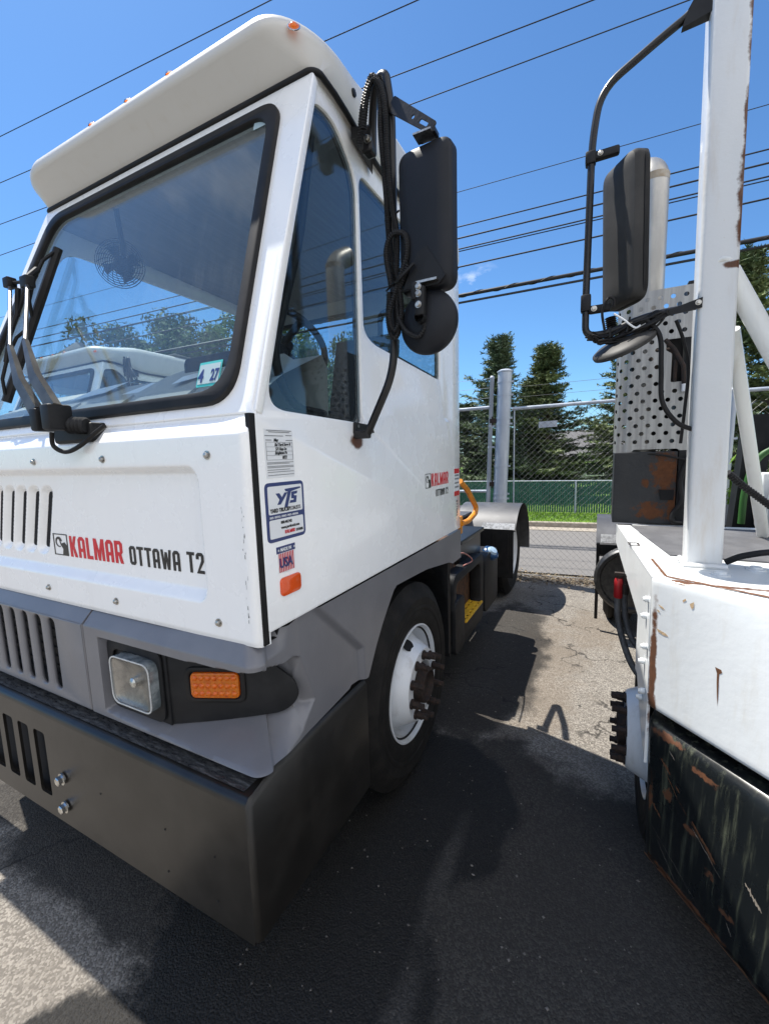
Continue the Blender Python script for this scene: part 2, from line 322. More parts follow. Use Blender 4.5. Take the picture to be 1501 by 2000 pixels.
def tube(bm, pts, r, seg=10, caps=True, corr=0, sx=1, mi=0):
    P = [Vector(p) for p in pts]; n = len(P)
    t0 = (P[1]-P[0]).normalized(); nrm = t0.orthogonal().normalized(); rings = []
    for i in range(n):
        t = (P[min(i+1, n-1)]-P[max(i-1, 0)]).normalized()
        nrm = (nrm - t*nrm.dot(t)).normalized(); bn = t.cross(nrm)
        rr = r[i] if isinstance(r, (list, tuple)) else r
        if corr and i % 2: rr *= (1-corr)
        rings.append([bm.verts.new(P[i] + (nrm*math.cos(a)*sx + bn*math.sin(a))*rr) for a in [2*math.pi*k/seg for k in range(seg)]])
    for i in range(n-1):
        for k in range(seg):
            f = bm.faces.new((rings[i][k], rings[i][(k+1) % seg], rings[i+1][(k+1) % seg], rings[i+1][k])); f.material_index = mi
    if caps:
        bm.faces.new(rings[0][::-1]).material_index = mi; bm.faces.new(rings[-1]).material_index = mi
    return bm
def resample(pts, step):
    P = [Vector(p) for p in pts]; o = [P[0]]; acc = 0
    for a, b in zip(P, P[1:]):
        L = (b-a).length; d = step-acc
        while d <= L: o.append(a.lerp(b, d/L)); d += step
        acc = L-(d-step)
    return o
def lathe(bm, prof, o, axis='X', seg=48, mi=0, a0=0, a1=2*math.pi):
    """prof: (along axis, radius)"""
    full = abs(a1-a0-2*math.pi) < 1e-6; N = seg if full else seg+1; rings = []
    for h, r in prof:
        ring = []
        for k in range(N):
            a = a0+(a1-a0)*k/seg; c, s = math.cos(a)*r, math.sin(a)*r
            p = {'X': (h, c, s), 'Y': (c, h, s), 'Z': (c, s, h)}[axis]
            ring.append(bm.verts.new((o[0]+p[0], o[1]+p[1], o[2]+p[2])))
        rings.append(ring)
    for i in range(len(rings)-1):
        for k in range(seg):
            f = bm.faces.new((rings[i][k], rings[i][(k+1) % N], rings[i+1][(k+1) % N], rings[i+1][k])); f.material_index = mi
    return rings
def cyl(bm, p, q, r, seg=12, r2=None, mi=0):
    tube(bm, [p, q], [r, r if r2 is None else r2], seg, mi=mi); return bm
def rp(pts, rad, n=6):
    """rounded polygon from 2d points; rad single or per corner"""
    o = []; N = len(pts)
    for i in range(N):
        a, b, c = Vector(pts[i-1]), Vector(pts[i]), Vector(pts[(i+1) % N]); r = rad[i] if isinstance(rad, (list, tuple)) else rad
        u, v = a-b, c-b; k = min(r, u.length*.48, v.length*.48)
        if k <= 1e-5: o.append(tuple(b)); continue
        p, q = b+u.normalized()*k, b+v.normalized()*k
        for j in range(n+1):
            t = j/n; o.append(tuple(p*(1-t)**2 + b*2*t*(1-t) + q*t*t))
    return o
def rrect(x0, x1, z0, z1, r, n=6): return rp([(x0, z0), (x1, z0), (x1, z1), (x0, z1)], r, n)
def plate(outs, depth=.02, bev=0, fmap=None, res=1):
    """filled 2d outline(s) with holes, given thickness; fmap maps (u,v,w)->xyz"""
    cu = bpy.data.curves.new('c', 'CURVE'); cu.dimensions = '2D'; cu.fill_mode = 'BOTH'; cu.extrude = max(depth/2-bev, 0); cu.bevel_depth = bev; cu.bevel_resolution = 1
    if bev: cu.offset = -bev
    for o in outs:
        s = cu.splines.new('POLY'); s.points.add(len(o)-1); s.use_cyclic_u = True
        for i, p in enumerate(o): s.points[i].co = (p[0], p[1], 0, 1)
    ob = bpy.data.objects.new('c', cu); me = bpy.data.meshes.new_from_object(ob)
    bpy.data.objects.remove(ob); bpy.data.curves.remove(cu)
    bm = bmesh.new(); bm.from_mesh(me); bpy.data.meshes.remove(me)
    bmesh.ops.remove_doubles(bm, verts=bm.verts[:], dist=1e-5)
    if fmap:
        for v in bm.verts: v.co = Vector(fmap(*v.co))
    bmesh.ops.recalc_face_normals(bm, faces=bm.faces[:])
    return bm
def text(s, size, fmap, bold=0, shear=0, sx=1, align='LEFT', depth=.0012, spacing=1):
    cu = bpy.data.curves.new('t', 'FONT'); cu.body = s; cu.size = size; cu.extrude = depth/2; cu.offset = bold; cu.shear = shear; cu.align_x = align; cu.resolution_u = 3; cu.space_character = spacing
    ob = bpy.data.objects.new('t', cu); me = bpy.data.meshes.new_from_object(ob); bpy.data.objects.remove(ob); bpy.data.curves.remove(cu)
    bm = bmesh.new(); bm.from_mesh(me); bpy.data.meshes.remove(me)
    for v in bm.verts: v.co = Vector(fmap(v.co.x*sx, v.co.y, v.co.z))
    return bm
def join(bms, mis=None):
    out = bmesh.new()
    for i, b in enumerate(bms):
        me = bpy.data.meshes.new('j'); b.to_mesh(me); b.free(); s = len(out.faces); out.from_mesh(me); bpy.data.meshes.remove(me)
        out.faces.ensure_lookup_table()
        if mis:
            for f in out.faces[s:]: f.material_index = mis[i]
    return out
def hexbolt(bm, p, n, r, h, mi=0):
    p = Vector(p); n = Vector(n).normalized()
    tube(bm, [p, p+n*h*.25], r*1.35, 14, mi=mi); tube(bm, [p+n*h*.25, p+n*h*.9, p+n*h], [r, r, r*.8], 6, mi=mi)
def grid(name, us, rows, f, mats, parent, smooth=40, mi=None):
    nu, nv = len(us), rows; verts = []; 
    for i, u in enumerate(us):
        for j in range(nv): verts.append(f(u, j/(nv-1)))
    faces = [(i*nv+j, (i+1)*nv+j, (i+1)*nv+j+1, i*nv+j+1) for i in range(nu-1) for j in range(nv-1)]
    me = bpy.data.meshes.new(name); me.from_pydata(verts, [], faces)
    o = link(name, me, mats, parent, smooth)
    if mi:
        for k, p in enumerate(me.polygons):
            i, j = divmod(k, nv-1); p.material_index = mi(us[i], (j+.5)/(nv-1))
    return o
ss = lambda a, b, x: (lambda t: t*t*(3-2*t))(min(1, max(0, (x-a)/(b-a))))
SIDE = lambda off=0.0: (lambda u, v, w: (off+w, u, v))       # u=y, v=z on the cab side
FRONT = lambda y: (lambda u, v, w: (u, y-w, v))              # u=x, v=z facing the camera

# block capitals used on the truck, unit height 1
def LET(ch):
    t, wd = .17, .50
    L = {
     'O': (.50, [[(0, .12), (.12, 0), (.38, 0), (.5, .12), (.5, .88), (.38, 1), (.12, 1), (0, .88)], [(t, .17), (t, .83), (.5-t, .83), (.5-t, .17)]]),
     'A': (.50, [[(0, 0), (t, 0), (t, .30), (.5-t, .30), (.5-t, 0), (.5, 0), (.5, .86), (.36, 1), (.14, 1), (0, .86)], [(t, .45), (t, .83), (.5-t, .83), (.5-t, .45)]]),
     'T': (.50, [[(.165, 0), (.335, 0), (.335, .85), (.5, .85), (.5, 1), (0, 1), (0, .85), (.165, .85)]]),
     'L': (.42, [[(0, 0), (.42, 0), (.42, .16), (t, .16), (t, 1), (0, 1)]]),
     'K': (.52, [[(0, 0), (t, 0), (t, .38), (.20, .42), (.33, 0), (.52, 0), (.33, .53), (.51, 1), (.33, 1), (.20, .64), (t, .60), (t, 1), (0, 1)]]),
     'M': (.72, [[(0, 0), (t, 0), (t, .70), (.29, 0), (.43, 0), (.55, .70), (.55, 0), (.72, 0), (.72, 1), (.53, 1), (.36, .42), (.19, 1), (0, 1)]]),
     'R': (.50, [[(0, 0), (t, 0), (t, .34), (.22, .36), (.33, 0), (.51, 0), (.40, .40), (.5, .50), (.5, .88), (.38, 1), (0, 1)], [(t, .50), (t, .84), (.33, .84), (.33, .50)]]),
     'W': (.74, [[(.13, 0), (.30, 0), (.37, .50), (.44, 0), (.61, 0), (.74, 1), (.58, 1), (.52, .42), (.44, .88), (.30, .88), (.22, .42), (.16, 1), (0, 1)]]),
     '2': (.50, [[(0, 0), (.5, 0), (.5, .15), (.20, .15), (.48, .55), (.5, .62), (.5, .88), (.38, 1), (.12, 1), (0, .88), (0, .68), (t, .68), (t, .84), (.33, .84), (.33, .62)]]),
    }
    return L[ch]
def word(s, x0, z0, h, width, fmap, depth=.0014):
    tot = 0; ls = []
    for ch in s:
        if ch == ' ': tot += .3; continue
        wd, o = LET(ch); ls.append((tot, o)); tot += wd+.11
    tot -= .11; k = width/tot; outs = []
    for off, o in ls:
        for c in o: outs.append([(x0+(off+p[0])*k, z0+p[1]*h) for p in c])
    return plate(outs, depth, 0, fmap)
def ramlogo(x0, z0, w_, h, fmap):
    """square emblem with a curled horn"""
    b = .045
    outer = [(0, 0), (1, 0), (1, 1), (0, 1)]; inner = [(b*1.2, b), (.60, b), (.66, .30), (.50, .50), (.42, .72), (.55, .55), (.78, .62), (1-b*1.2, .46), (1-b*1.2, 1-b), (b*1.2, 1-b)]
    horn = []
    cx, cy = .38, .62
    for k in range(19):
        a = R(10+k*16); r = .24; horn.append((cx+math.cos(a)*r*.95, cy+math.sin(a)*r))
    for k in range(18, -1, -1):
        a = R(10+k*16); r = .24-.14*(.25+.75*(1-k/18)); horn.append((cx-.01+math.cos(a)*r*.95, cy+math.sin(a)*r))
    S = lambda P: [(x0+p[0]*w_, z0+p[1]*h) for p in P]
    return join([plate([S(outer), S(inner)], .0012, 0, fmap), plate([S(horn)], .0016, 0, fmap)])

# ================================================================= SETTING
def sheet(name, x0, x1, y0, y1, z, mat, nx=1, ny=1):
    bm = bmesh.new(); bmesh.ops.create_grid(bm, x_segments=nx, y_segments=ny, size=1)
    for v in bm.verts: v.co = Vector((x0+(v.co.x+1)/2*(x1-x0), y0+(v.co.y+1)/2*(y1-y0), z))
    return tag(obj(name, bm, mat), None, None, kind='structure')
SL = .09   # street and fence line run slightly off the truck's axis
def skew(o, y0=6.3):
    for v in o.data.vertices: v.co.y += SL*v.co.x
sheet('ground', -900, 900, -900, 900, -.03, M['soil'])
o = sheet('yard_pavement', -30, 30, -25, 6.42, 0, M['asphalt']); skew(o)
o = sheet('street', -120, 120, 6.62, 10.4, -.008, M['road']); skew(o)
bm = bmesh.new(); box(bm, -120, 120, 10.4, 10.85, -.05, .004); box(bm, -120, 120, 10.85, 11.0, -.05, .12, .02)
o = tag(obj('kerb', bm, M['slab']), None, None, kind='structure'); skew(o)
o = sheet('lawn', -120, 120, 11.0, 60, .10, M['grass']); skew(o)
# grass blades
rng = np.random.default_rng(3); V = []; F = []
for i in range(15000):
    x = rng.uniform(-4.5, 5); y = 11.02+rng.random()**.8*1.65+SL*x; h = rng.uniform(.03, .09); a = rng.uniform(0, 6.28); dx, dy = math.cos(a)*.006, math.sin(a)*.006; k = len(V)
    V += [(x-dx, y-dy, .10), (x+dx, y+dy, .10), (x+rng.normal()*.02, y+rng.normal()*.02, .10+h)]; F.append((k, k+1, k+2))
me = bpy.data.meshes.new('grass'); me.from_pydata(V, [], F); tag(link('grass', me, M['grass']), 'bright green mown grass behind the street kerb', 'grass', kind='stuff')
# leaf litter and grit at the foot of the fence
V = []; F = []
for i in range(5200):
    x = rng.uniform(-2.5, 4); y = 6.22+rng.normal()*.13+SL*x; z = abs(rng.normal())*.018+.003; s = rng.uniform(.008, .030); a = rng.uniform(0, 6.28); t = rng.normal()*.5; k = len(V)
    c, sn = math.cos(a)*s, math.sin(a)*s
    V += [(x-c, y-sn, z), (x+sn*.5, y-c*.5, z+t*s*.5), (x+c, y+sn, z+abs(t)*s), (x-sn*.5, y+c*.5, z)]; F.append((k, k+1, k+2, k+3))
me = bpy.data.meshes.new('leaf_litter'); me.from_pydata(V, [], F); tag(link('leaf_litter', me, M['litter']), 'dry leaves and twigs heaped along the foot of the fence', 'leaf litter', kind='stuff')
def pebbles(n, fn, smin, smax):
    V = []; F = []
    for i in range(n):
        x, y = fn(); s = smin+(smax-smin)*rng.random()**3; k = len(V)
        P = [(s, 0, 0), (0, s, 0), (-s, 0, 0), (0, -s, 0), (0, 0, s*.7)]
        for p in P: V.append((x+p[0]*rng.uniform(.6, 1.2), y+p[1]*rng.uniform(.6, 1.2), .0015+p[2]*rng.uniform(.5, 1)))
        F += [(k, k+1, k+4), (k+1, k+2, k+4), (k+2, k+3, k+4), (k+3, k, k+4)]
    return V, F
V, F = pebbles(2600, lambda: (rng.uniform(-.3, 1.6), rng.uniform(.2, 6.3)), .0015, .008)
me = bpy.data.meshes.new('grit'); me.from_pydata(V, [], F); tag(link('grit', me, M['stone']), 'loose grit scattered over the asphalt between the trucks', 'grit', kind='stuff')

# ================================================================= WHITE YARD TRUCK (main)
T = root('yard_truck', 'clean white yard truck with grey lower trim and red lettering on its front panel', 'truck', (-.9, 2.2, -.155))
CF, CR, XL = .965, 3.13, -1.78      # front face, rear face, left wall
# -- front hood panel
SLOTS = [-1.292-.112*k for k in range(9)]
def hood_depth(x, z):
    if z > 1.885: d0 = (z-1.885)*.9
    elif z < 1.215: d0 = (1.215-z)*.35
    else: d0 = 0
    sd = min(-.226-x, 1e9)
    a = ss(0, .016, -.226-x)*ss(0, .042, z-1.318)*ss(0, .030, 1.792-z)
    # soft corners of the recess
    cxr, r = .06, .06
    if x > -.226-r and (z < 1.318+r or z > 1.792-r):
        zc = 1.318+r if z < 1.5 else 1.792-r; q = math.hypot(x-(-.226-r), z-zc)
        a = min(a, ss(0, .016, r-q)) if q > r*.6 else a
    d = d0+.036*a
    # vertical air slots with soft bezels
    for s in SLOTS:
        xs_l = s+(z-1.56)*.34
        if abs(x-xs_l) < .058:
            hx = max(abs(x-xs_l)-.010, 0); zz = max(1.445-z, z-1.675, 0); q = math.hypot(hx, zz)
            d += .014*ss(.046, .026, q) + .012*ss(.026, .018, q)
    return d
xs = list(np.arange(-2.42, -.05, .0065))+list(np.linspace(-.05, 0, 5)[1:])
ha = [R(a) for a in (0, 18, 36, 54, 72, 90)]
def hood(u, v):
    z = 1.198+v*(1.952-1.198)
    if u <= -.03: return (u, CF+hood_depth(u, z), z)
    k = (u+.03)/.03*math.pi/2; d = hood_depth(-.03, z)
    return (-.031+math.sin(k)*.029, CF+.03-math.cos(k)*.03+d*math.cos(k)+.02*(k > 1.5), z)
hoodm = grid('front_panel', xs, 150, hood, [M['white'], M['dark']], T, 50,
     None)
for s_ in SLOTS:
    obj('air_slot', plate([rp([(s_-.018+(z-1.56)*.34, z) if 0 else (s_+sx_q+(z-1.56)*.34, z) for sx_q, z in ((-.022, 1.430), (.022, 1.430), (.022, 1.690), (-.022, 1.690))], .019, 5)], .004, 0, FRONT(CF+.0595)), M['dark'], hoodm)
bm = bmesh.new()
vs = [bm.verts.new(p) for p in ((-2.42, CF+.012, 1.198), (-.02, CF+.012, 1.198), (-.02, CF+.10, 1.198), (-2.42, CF+.10, 1.198))]; bm.faces.new(vs)
box(bm, -2.42, -.03, 1.075, 1.09, 1.20, 1.92)
obj('panel_backing', bm, M['dark'], hoodm)
for x, z in ((-1.237, 1.822), (-.736, 1.822), (-.172, 1.822), (-1.249, 1.262), (-.75, 1.262), (-.181, 1.262), (-1.75, 1.262), (-1.75, 1.822)):
    bm = bmesh.new(); lathe(bm, [(0, .0145), (-.0025, .0145), (-.003, .0095), (-.010, .0085), (-.0125, .004), (-.0125, 0)], (x, CF, z), 'Y', 14); obj('bolt', bm, M['steelbolt'], T, 40)
for k in range(3):
    bm = bmesh.new()
    for q in range(8):
        z = 1.62-.14*k+rng.uniform(-.10, .10); x = -.040+rng.normal()*.006; h = rng.uniform(.004, .018); w_ = rng.uniform(.0008, .0025)
        bm.faces.new([bm.verts.new(p) for p in ((x, CF-.0012+.002*(x > -.034), z), (x+w_, CF-.0012+.002*(x > -.034), z), (x+w_*.6, CF-.0012+.002*(x > -.034), z+h), (x, CF-.0012+.002*(x > -.034), z+h))])
    obj('scuff_mark', bm, M['plastic'], hoodm)
# lettering on the front panel
FM = FRONT(CF+.036-.0012)
k = 1
def letters(name, bm, mat, parent=T): return obj(name, bm, mat, parent)
letters('red_lettering', word('KALMAR', -1.108, 1.407, .092, .374, FM), M['red'])
letters('black_lettering', word('OTTAWA', -.690, 1.409, .075, .294, FM), M['ink']); letters('model_lettering', word('T2', -.358, 1.411, .075, .086, FM), M['ink'])
letters('emblem', ramlogo(-1.238, 1.407, .112, .097, FM), M['ink'])
# black gap seal between the front panel and the cab side
bm = bmesh.new(); box(bm, -.02, -.0015, .984, 1.009, 1.20, 1.945, .002)
obj('seal', bm, M['rubber'], T)
# -- cab side wall with its windows, belt crease and upper inset
def zfront(z): return 1.022 if z <= 1.95 else 1.022+(z-1.95)*(1.432-1.022)/(3.185-1.95)
W1 = rp([(1.075, 1.968), (1.698, 1.950), (1.712, 2.5), (1.722, 2.99), (1.560, 3.105), (1.425, 3.085)], [.10, .035, .3, .10, .12, .05], 8)
W2 = rp([(1.742, 2.36), (1.83, 2.325), (2.755, 2.29), (2.765, 3.01), (1.742, 3.015)], [.10, .06, .035, .06, .07], 8)
body = rp([(1.006, 1.236), (CR, 1.243), (CR, 3.100)]+[(y_, 3.102+.070*(1-ss(1.50, 1.95, y_))) for y_ in (1.95, 1.87, 1.80, 1.725, 1.65, 1.57, 1.50)]+[(1.428, 3.172), (1.006, 1.95)], [.012, .012, .03]+[.0]*7+[.012, .05], 5)
FLARE = .31
def sidewall(xout, sgn, name='side_wall', wins=(W1, W2), out=body):
    bm = plate([out]+list(wins), .030, .005, lambda u, v, w: (w-.015, u, v))
    for co, no in (((0, 1.0, 1.975), (0, .042, -1)), ((0, 1.0, 1.925), (0, .055, -1)), ((0, 2.9, 2), (0, 1, .0)), ((0, 2.98, 2), (0, 1, 0))):
        bmesh.ops.bisect_plane(bm, geom=bm.verts[:]+bm.edges[:]+bm.faces[:], plane_co=co, plane_no=no, dist=1e-5)
    for v in bm.verts:
        y, z = v.co.y, v.co.z
        lo = 1.925+.055*(y-1); hi = 1.975+.042*(y-1)
        k = min(1, max(0, (z-lo)/(hi-lo))); k *= 1-min(1, max(0, (y-2.9)/.08))
        v.co.x -= .016*k
        if sgn < 0: v.co.x = xout-v.co.x-FLARE*max(0, 3.12-z)
    if sgn < 0: bmesh.ops.reverse_faces(bm, faces=bm.faces[:])
    return obj(name, bm, M['white'], T, 30)
sw = sidewall(0, 1)
W3 = rp([(1.16, 2.0), (2.98, 2.0), (2.98, 3.0), (1.48, 3.0)], [.06, .06, .06, .10], 6)
sidewall(XL, -1, 'side_wall', (W3,))
for i, W in enumerate((W1, W2)):
    bm = plate([W], .006, 0, lambda u, v, w: (-.030+w, u, v)); g = obj('side_window', bm, M['sideglass'], T)
    cx = sum(p[0] for p in W)/len(W); cz = sum(p[1] for p in W)/len(W)
    sc_ = lambda f: [(p[0]+(cx-p[0])*f/max(abs(cx-p[0]), .2), p[1]+(cz-p[1])*f/max(abs(cz-p[1]), .2)) for p in W]
    bm = plate([sc_(-.004), sc_(.022 if i else .016)], .010, .002, lambda u, v, w: (-.042+w, u, v)); obj('window_seal', bm, M['rubber'], g)
bm = plate([W3], .006, 0, lambda u, v, w: (XL+.02+w-FLARE*max(0, 3.12-v), u, v)); obj('side_window', bm, M['ws'], T)
# inner door post seen through the front side window
bm = bmesh.new(); tube(bm, fillet([(-.06, 1.46, 3.0), (-.06, 1.36, 2.6), (-.06, 1.17, 2.15), (-.06, 1.26, 1.99), (-.06, 1.6, 1.975)], .1), .016, 8); obj('door_seal', bm, M['rubber'], T, 60)
# -- windscreen wall (sloping plane)
KZ = (1.432-1.022)/(3.185-1.95)
def WSP(u, v, w): return (u, 1.012+(v-1.95)*KZ-w, v+w*KZ)
wsh = rp([(-2.035, 2.005), (-.118, 2.005), (-.150, 3.085), (-1.655, 3.085)], [.12, .13, .10, .10], 8)
bm = plate([rp([(XL-FLARE*1.17, 1.95), (-.002, 1.95), (-.002, 3.170), (XL, 3.170)], [.01, .01, .02, .02], 3), wsh], .03, .004, lambda u, v, w: WSP(u, v, w-.016)); obj('windscreen_frame', bm, M['white'], T)
def offset(P, f):
    cx, cz = -.95, 2.54
    return [(p[0]+f*(1 if p[0] > cx else -1)*min(1, abs(p[0]-cx)/.6), p[1]+f*(1 if p[1] > cz else -1)*min(1, abs(p[1]-cz)/.4)) for p in P]
bm = plate([offset(wsh, .022), offset(wsh, -.024)], .026, .008, lambda u, v, w: WSP(u, v, w+.004)); g0 = obj('windscreen_seal', bm, M['rubber'], T, 40)
bm = plate([wsh], .006, 0, lambda u, v, w: WSP(u, v, w-.004)); ws = obj('windscreen', bm, M['ws'], T)
# registration sticker and small label on the glass
S4 = lambda x, z, s=0: (lambda u, v, w: WSP(x+u+s*v, z+v, w+.002))
bm = plate([rrect(0, .108, 0, .086, .004)], .001, 0, S4(-.292, 2.052)); st = obj('sticker', bm, M['teal'], ws)
obj('sticker_print', plate([rrect(.006, .119, .012, .088, .003)], .001, 0, S4(-.300, 2.056)).copy() if 0 else plate([rrect(.005, .103, .009, .077, .003)], .0012, 0, lambda u, v, w: WSP(-.292+u, 2.052+v, w+.0032)), M['ltteal'], ws)
obj('sticker_number', text('4', .062, lambda u, v, w: WSP(-.286+u, 2.068+v, w+.0045), .0015, sx=.8), M['navy'], ws); obj('sticker_year', text('27', .055, lambda u, v, w: WSP(-.228+u, 2.070+v, w+.0045), .0015, sx=.66), M['navy'], ws)
obj('glass_label', plate([rrect(-.255, -.185, 3.03, 3.075, .004)], .001, 0, lambda u, v, w: WSP(u, v, w+.002)), M['ltteal'], ws)
# -- rear wall with windows
bm = plate([[(XL-FLARE*1.86, 1.24), (0, 1.24), (0, 3.10), (XL, 3.10)], rrect(-.62, -.10, 2.05, 2.92, .08), rrect(-1.68, -.78, 1.95, 2.95, .08)], .03, 0, lambda u, v, w: (u*.985-.013, CR-.035+w, v)); obj('rear_wall', bm, M['interior'], T)
for a, b, c, d in ((-.62, -.10, 2.05, 2.92), (-1.68, -.78, 1.95, 2.95)):
    obj('rear_window', plate([rrect(a, b, c, d, .08)], .005, 0, lambda u, v, w: (u*.985-.013, CR-.035+w, v)), M['ws'], T)
    obj('window_seal', plate([rrect(a-.01, b+.01, c-.01, d+.01, .085), rrect(a+.018, b-.018, c+.018, d-.018, .07)], .045, .004, lambda u, v, w: (u*.985-.013, CR-.035+w, v)), M['rubber'], T)
# -- floor, headliner, trim inside
bm = bmesh.new(); box(bm, XL-.5, -.035, 1.03, CR-.06, 1.24, 1.27); obj('cab_floor', bm, M['seat'], T)
bm = bmesh.new(); hexa(bm, [(XL+.02, 1.42, 3.10), (-.03, 1.42, 3.10), (-.03, CR-.05, 3.06), (XL+.02, CR-.05, 3.06), (XL+.02, 1.42, 3.14), (-.03, 1.42, 3.14), (-.03, CR-.05, 3.12), (XL+.02, CR-.05, 3.12)]); obj('headliner', bm, M['liner'], T)
# dashboard: sculpted top cowl, sloping fascia
bm = bmesh.new(); prof = [(1.035, 1.985), (1.09, 2.025), (1.20, 2.095), (1.34, 2.16), (1.44, 2.205), (1.47, 2.16), (1.46, 1.75), (1.42, 1.30)]
rows = [[bm.verts.new((x, y, z+(.030 if -.85 < x < -.2 and y > 1.3 else 0)*(1 if z > 1.9 else 0))) for y, z in prof] for x in np.linspace(XL-.27, -.04, 44)]
for a, b in zip(rows, rows[1:]):
    for i in range(len(prof)-1): bm.faces.new((a[i], a[i+1], b[i+1], b[i]))
for x0 in (-1.95, -1.55, -1.15, -.75):
    hexa(bm, [(x0, 1.10, 2.028), (x0+.34, 1.10, 2.028), (x0+.30, 1.19, 2.085), (x0+.04, 1.19, 2.085), (x0, 1.095, 2.044), (x0+.34, 1.095, 2.044), (x0+.30, 1.19, 2.098), (x0+.04, 1.19, 2.098)])
dash = obj('dashboard', bm, M['dash'], T, 35, True)
bm = bmesh.new()
for x0, y0, w_, a in ((-1.42, 1.22, .22, .3), (-1.05, 1.25, .20, -.2), (-.62, 1.20, .16, .5)):
    c, s_ = math.cos(a), math.sin(a); bm.faces.new([bm.verts.new((x0+u*c-v*s_, y0+u*s_+v*c, 2.118+(u*s_+v*c)*.5)) for u, v in ((0, 0), (w_, 0), (w_, w_*.75), (0, w_*.75))])
obj('loose_paper', bm, M['paper'], dash)
bm = bmesh.new(); box(bm, -.75, -.25, 1.36, 1.50, 2.15, 2.27, .03); obj('instrument_hood', bm, M['plastic'], dash)
# steering wheel and column
cw = Vector((-.46, 1.72, 2.36)); tm = Matrix.Translation(cw) @ Matrix.Rotation(R(-38), 4, 'X')
bm = bmesh.new(); ring = [Vector((math.cos(a)*.215, math.sin(a)*.215, 0)) for a in np.linspace(0, 2*math.pi, 49)]; tube(bm, ring, .016, 10, False)
lathe(bm, [(-.03, .0), (-.03, .045), (.01, .05), (.015, 0)], (0, 0, 0), 'Z', 20)
for a in (90, 210, 330): tube(bm, [(0, 0, -.01), (math.cos(R(a))*.21, math.sin(R(a))*.21, 0)], .017, 8)
xf(bm, tm); sw_ = obj('steering_wheel', bm, M['plastic'], T, 60)
bm = bmesh.new(); cyl(bm, tm @ Vector((0, 0, -.02)), (-.46, 1.44, 1.98), .04, 14, .055); obj('steering_column', bm, M['plastic'], sw_, 60)
# seat
bm = bmesh.new(); box(bm, -.72, -.22, 1.95, 2.45, 1.80, 1.92, .04); hexa(bm, [(-.70, 2.40, 1.9), (-.24, 2.40, 1.9), (-.24, 2.52, 1.9), (-.70, 2.52, 1.9), (-.68, 2.55, 2.58), (-.26, 2.55, 2.58), (-.26, 2.66, 2.56), (-.68, 2.66, 2.56)])
box(bm, -.60, -.34, 2.0, 2.4, 1.27, 1.80, .02); obj('driver_seat', bm, M['seat'], T)
# cab fan hanging behind the glass: cage of wire rings
fc = Vector((-1.20, 1.42, 2.785)); tm = Matrix.Translation(fc) @ Matrix.Rotation(R(42), 4, 'Z') @ Matrix.Rotation(R(98), 4, 'X')
bm = bmesh.new()
for k in range(11):
    r = .012+.0098*k; h = .022*math.cos(k/10*math.pi/2)
    tube(bm, [Vector((math.cos(a)*r, math.sin(a)*r, h)) for a in np.linspace(0, 2*math.pi, 31)], .0022, 4, False)
for k in range(20):
    a = k*math.pi/10; tube(bm, [Vector((math.cos(a+q*.6)*(.012+.092*q), math.sin(a+q*.6)*(.012+.092*q), .022*math.cos(q*math.pi/2))) for q in np.linspace(0, 1, 8)], .0020, 4, False)
for k in range(4):
    a = k*math.pi/2; v = [bm.verts.new(p) for p in ((0, 0, -.01), (math.cos(a)*.085, math.sin(a)*.085, -.018), (math.cos(a+.7)*.085, math.sin(a+.7)*.085, .004))]; bm.faces.new(v)
lathe(bm, [(-.10, 0), (-.10, .038), (-.04, .046), (-.03, .040), (-.02, .0)], (0, 0, 0), 'Z', 28)
tube(bm, [(0, 0, -.06), (0, .10, -.09), (0, .26, -.06)], .012, 8)
xf(bm, tm); obj('fan', bm, M['plastic'], T, 40)
# -- roof moulding
def roof():
    bm = bmesh.new(); rings = []; N = 0
    def perim(r):
        per = []; x0, x1, y0, y1 = XL, 0.0, 1.425, CR
        for cx_, cy_, a0 in ((x1-r, y0+r, -90), (x1-.06, y1-.06, 0), (x0+.06, y1-.06, 90), (x0+r, y0+r, 180)):
            rr = r if a0 in (-90, 180) else .06
            for k in range(13):
                a = R(a0+k*7.5); per.append((cx_+math.cos(a)*rr, cy_+math.sin(a)*rr, math.cos(a), math.sin(a)))
        o = []
        for k in range(4):
            o += per[k*13:k*13+13]; p = per[k*13+12]; q = per[(k*13+13) % 52]; n = (20, 22, 20, 22)[k]
            for m_ in range(1, n): t = m_/n; o.append(tuple(p[c]+(q[c]-p[c])*t for c in range(4)))
        return o
    def ring(of, os, zf, zs, r=.17):
        o = []
        for x, y, nx, ny in perim(r):
            f = 1-ss(1.50, 1.95, y); fr = max(0, -ny)
            lf = max(0, -nx)*f*of*.55; o.append(bm.verts.new((x+nx*os-lf, y+(ny*os if ny > 0 else 0)-fr*of, zs+(zf-zs)*f-lf*.45)))
        return o
    P = perim(.035)
    specs = [(-.01, -.020, 3.165, 3.092, .03), (.002, .002, 3.182, 3.112, .035), (.115, .014, 3.262, 3.130), (.125, .018, 3.275, 3.150), (.126, .018, 3.292, 3.215),
             (.115, .006, 3.318, 3.33), (.085, -.02, 3.338, 3.385), (.03, -.06, 3.358, 3.415), (-.06, -.14, 3.375, 3.435), (-.25, -.35, 3.40, 3.45), (-.5, -.7, 3.43, 3.46)]
    for s in specs: rings.append(ring(*s))
    n = len(P)
    for a, b in zip(rings, rings[1:]):
        for i in range(n): bm.faces.new((a[i], a[(i+1) % n], b[(i+1) % n], b[i]))
    bm.faces.new(rings[-1]); 
    bmesh.ops.recalc_face_normals(bm, faces=bm.faces[:])
    return bm, P
bm, P = roof(); rf = obj('roof', bm, M['roofwhite'], T, 55)
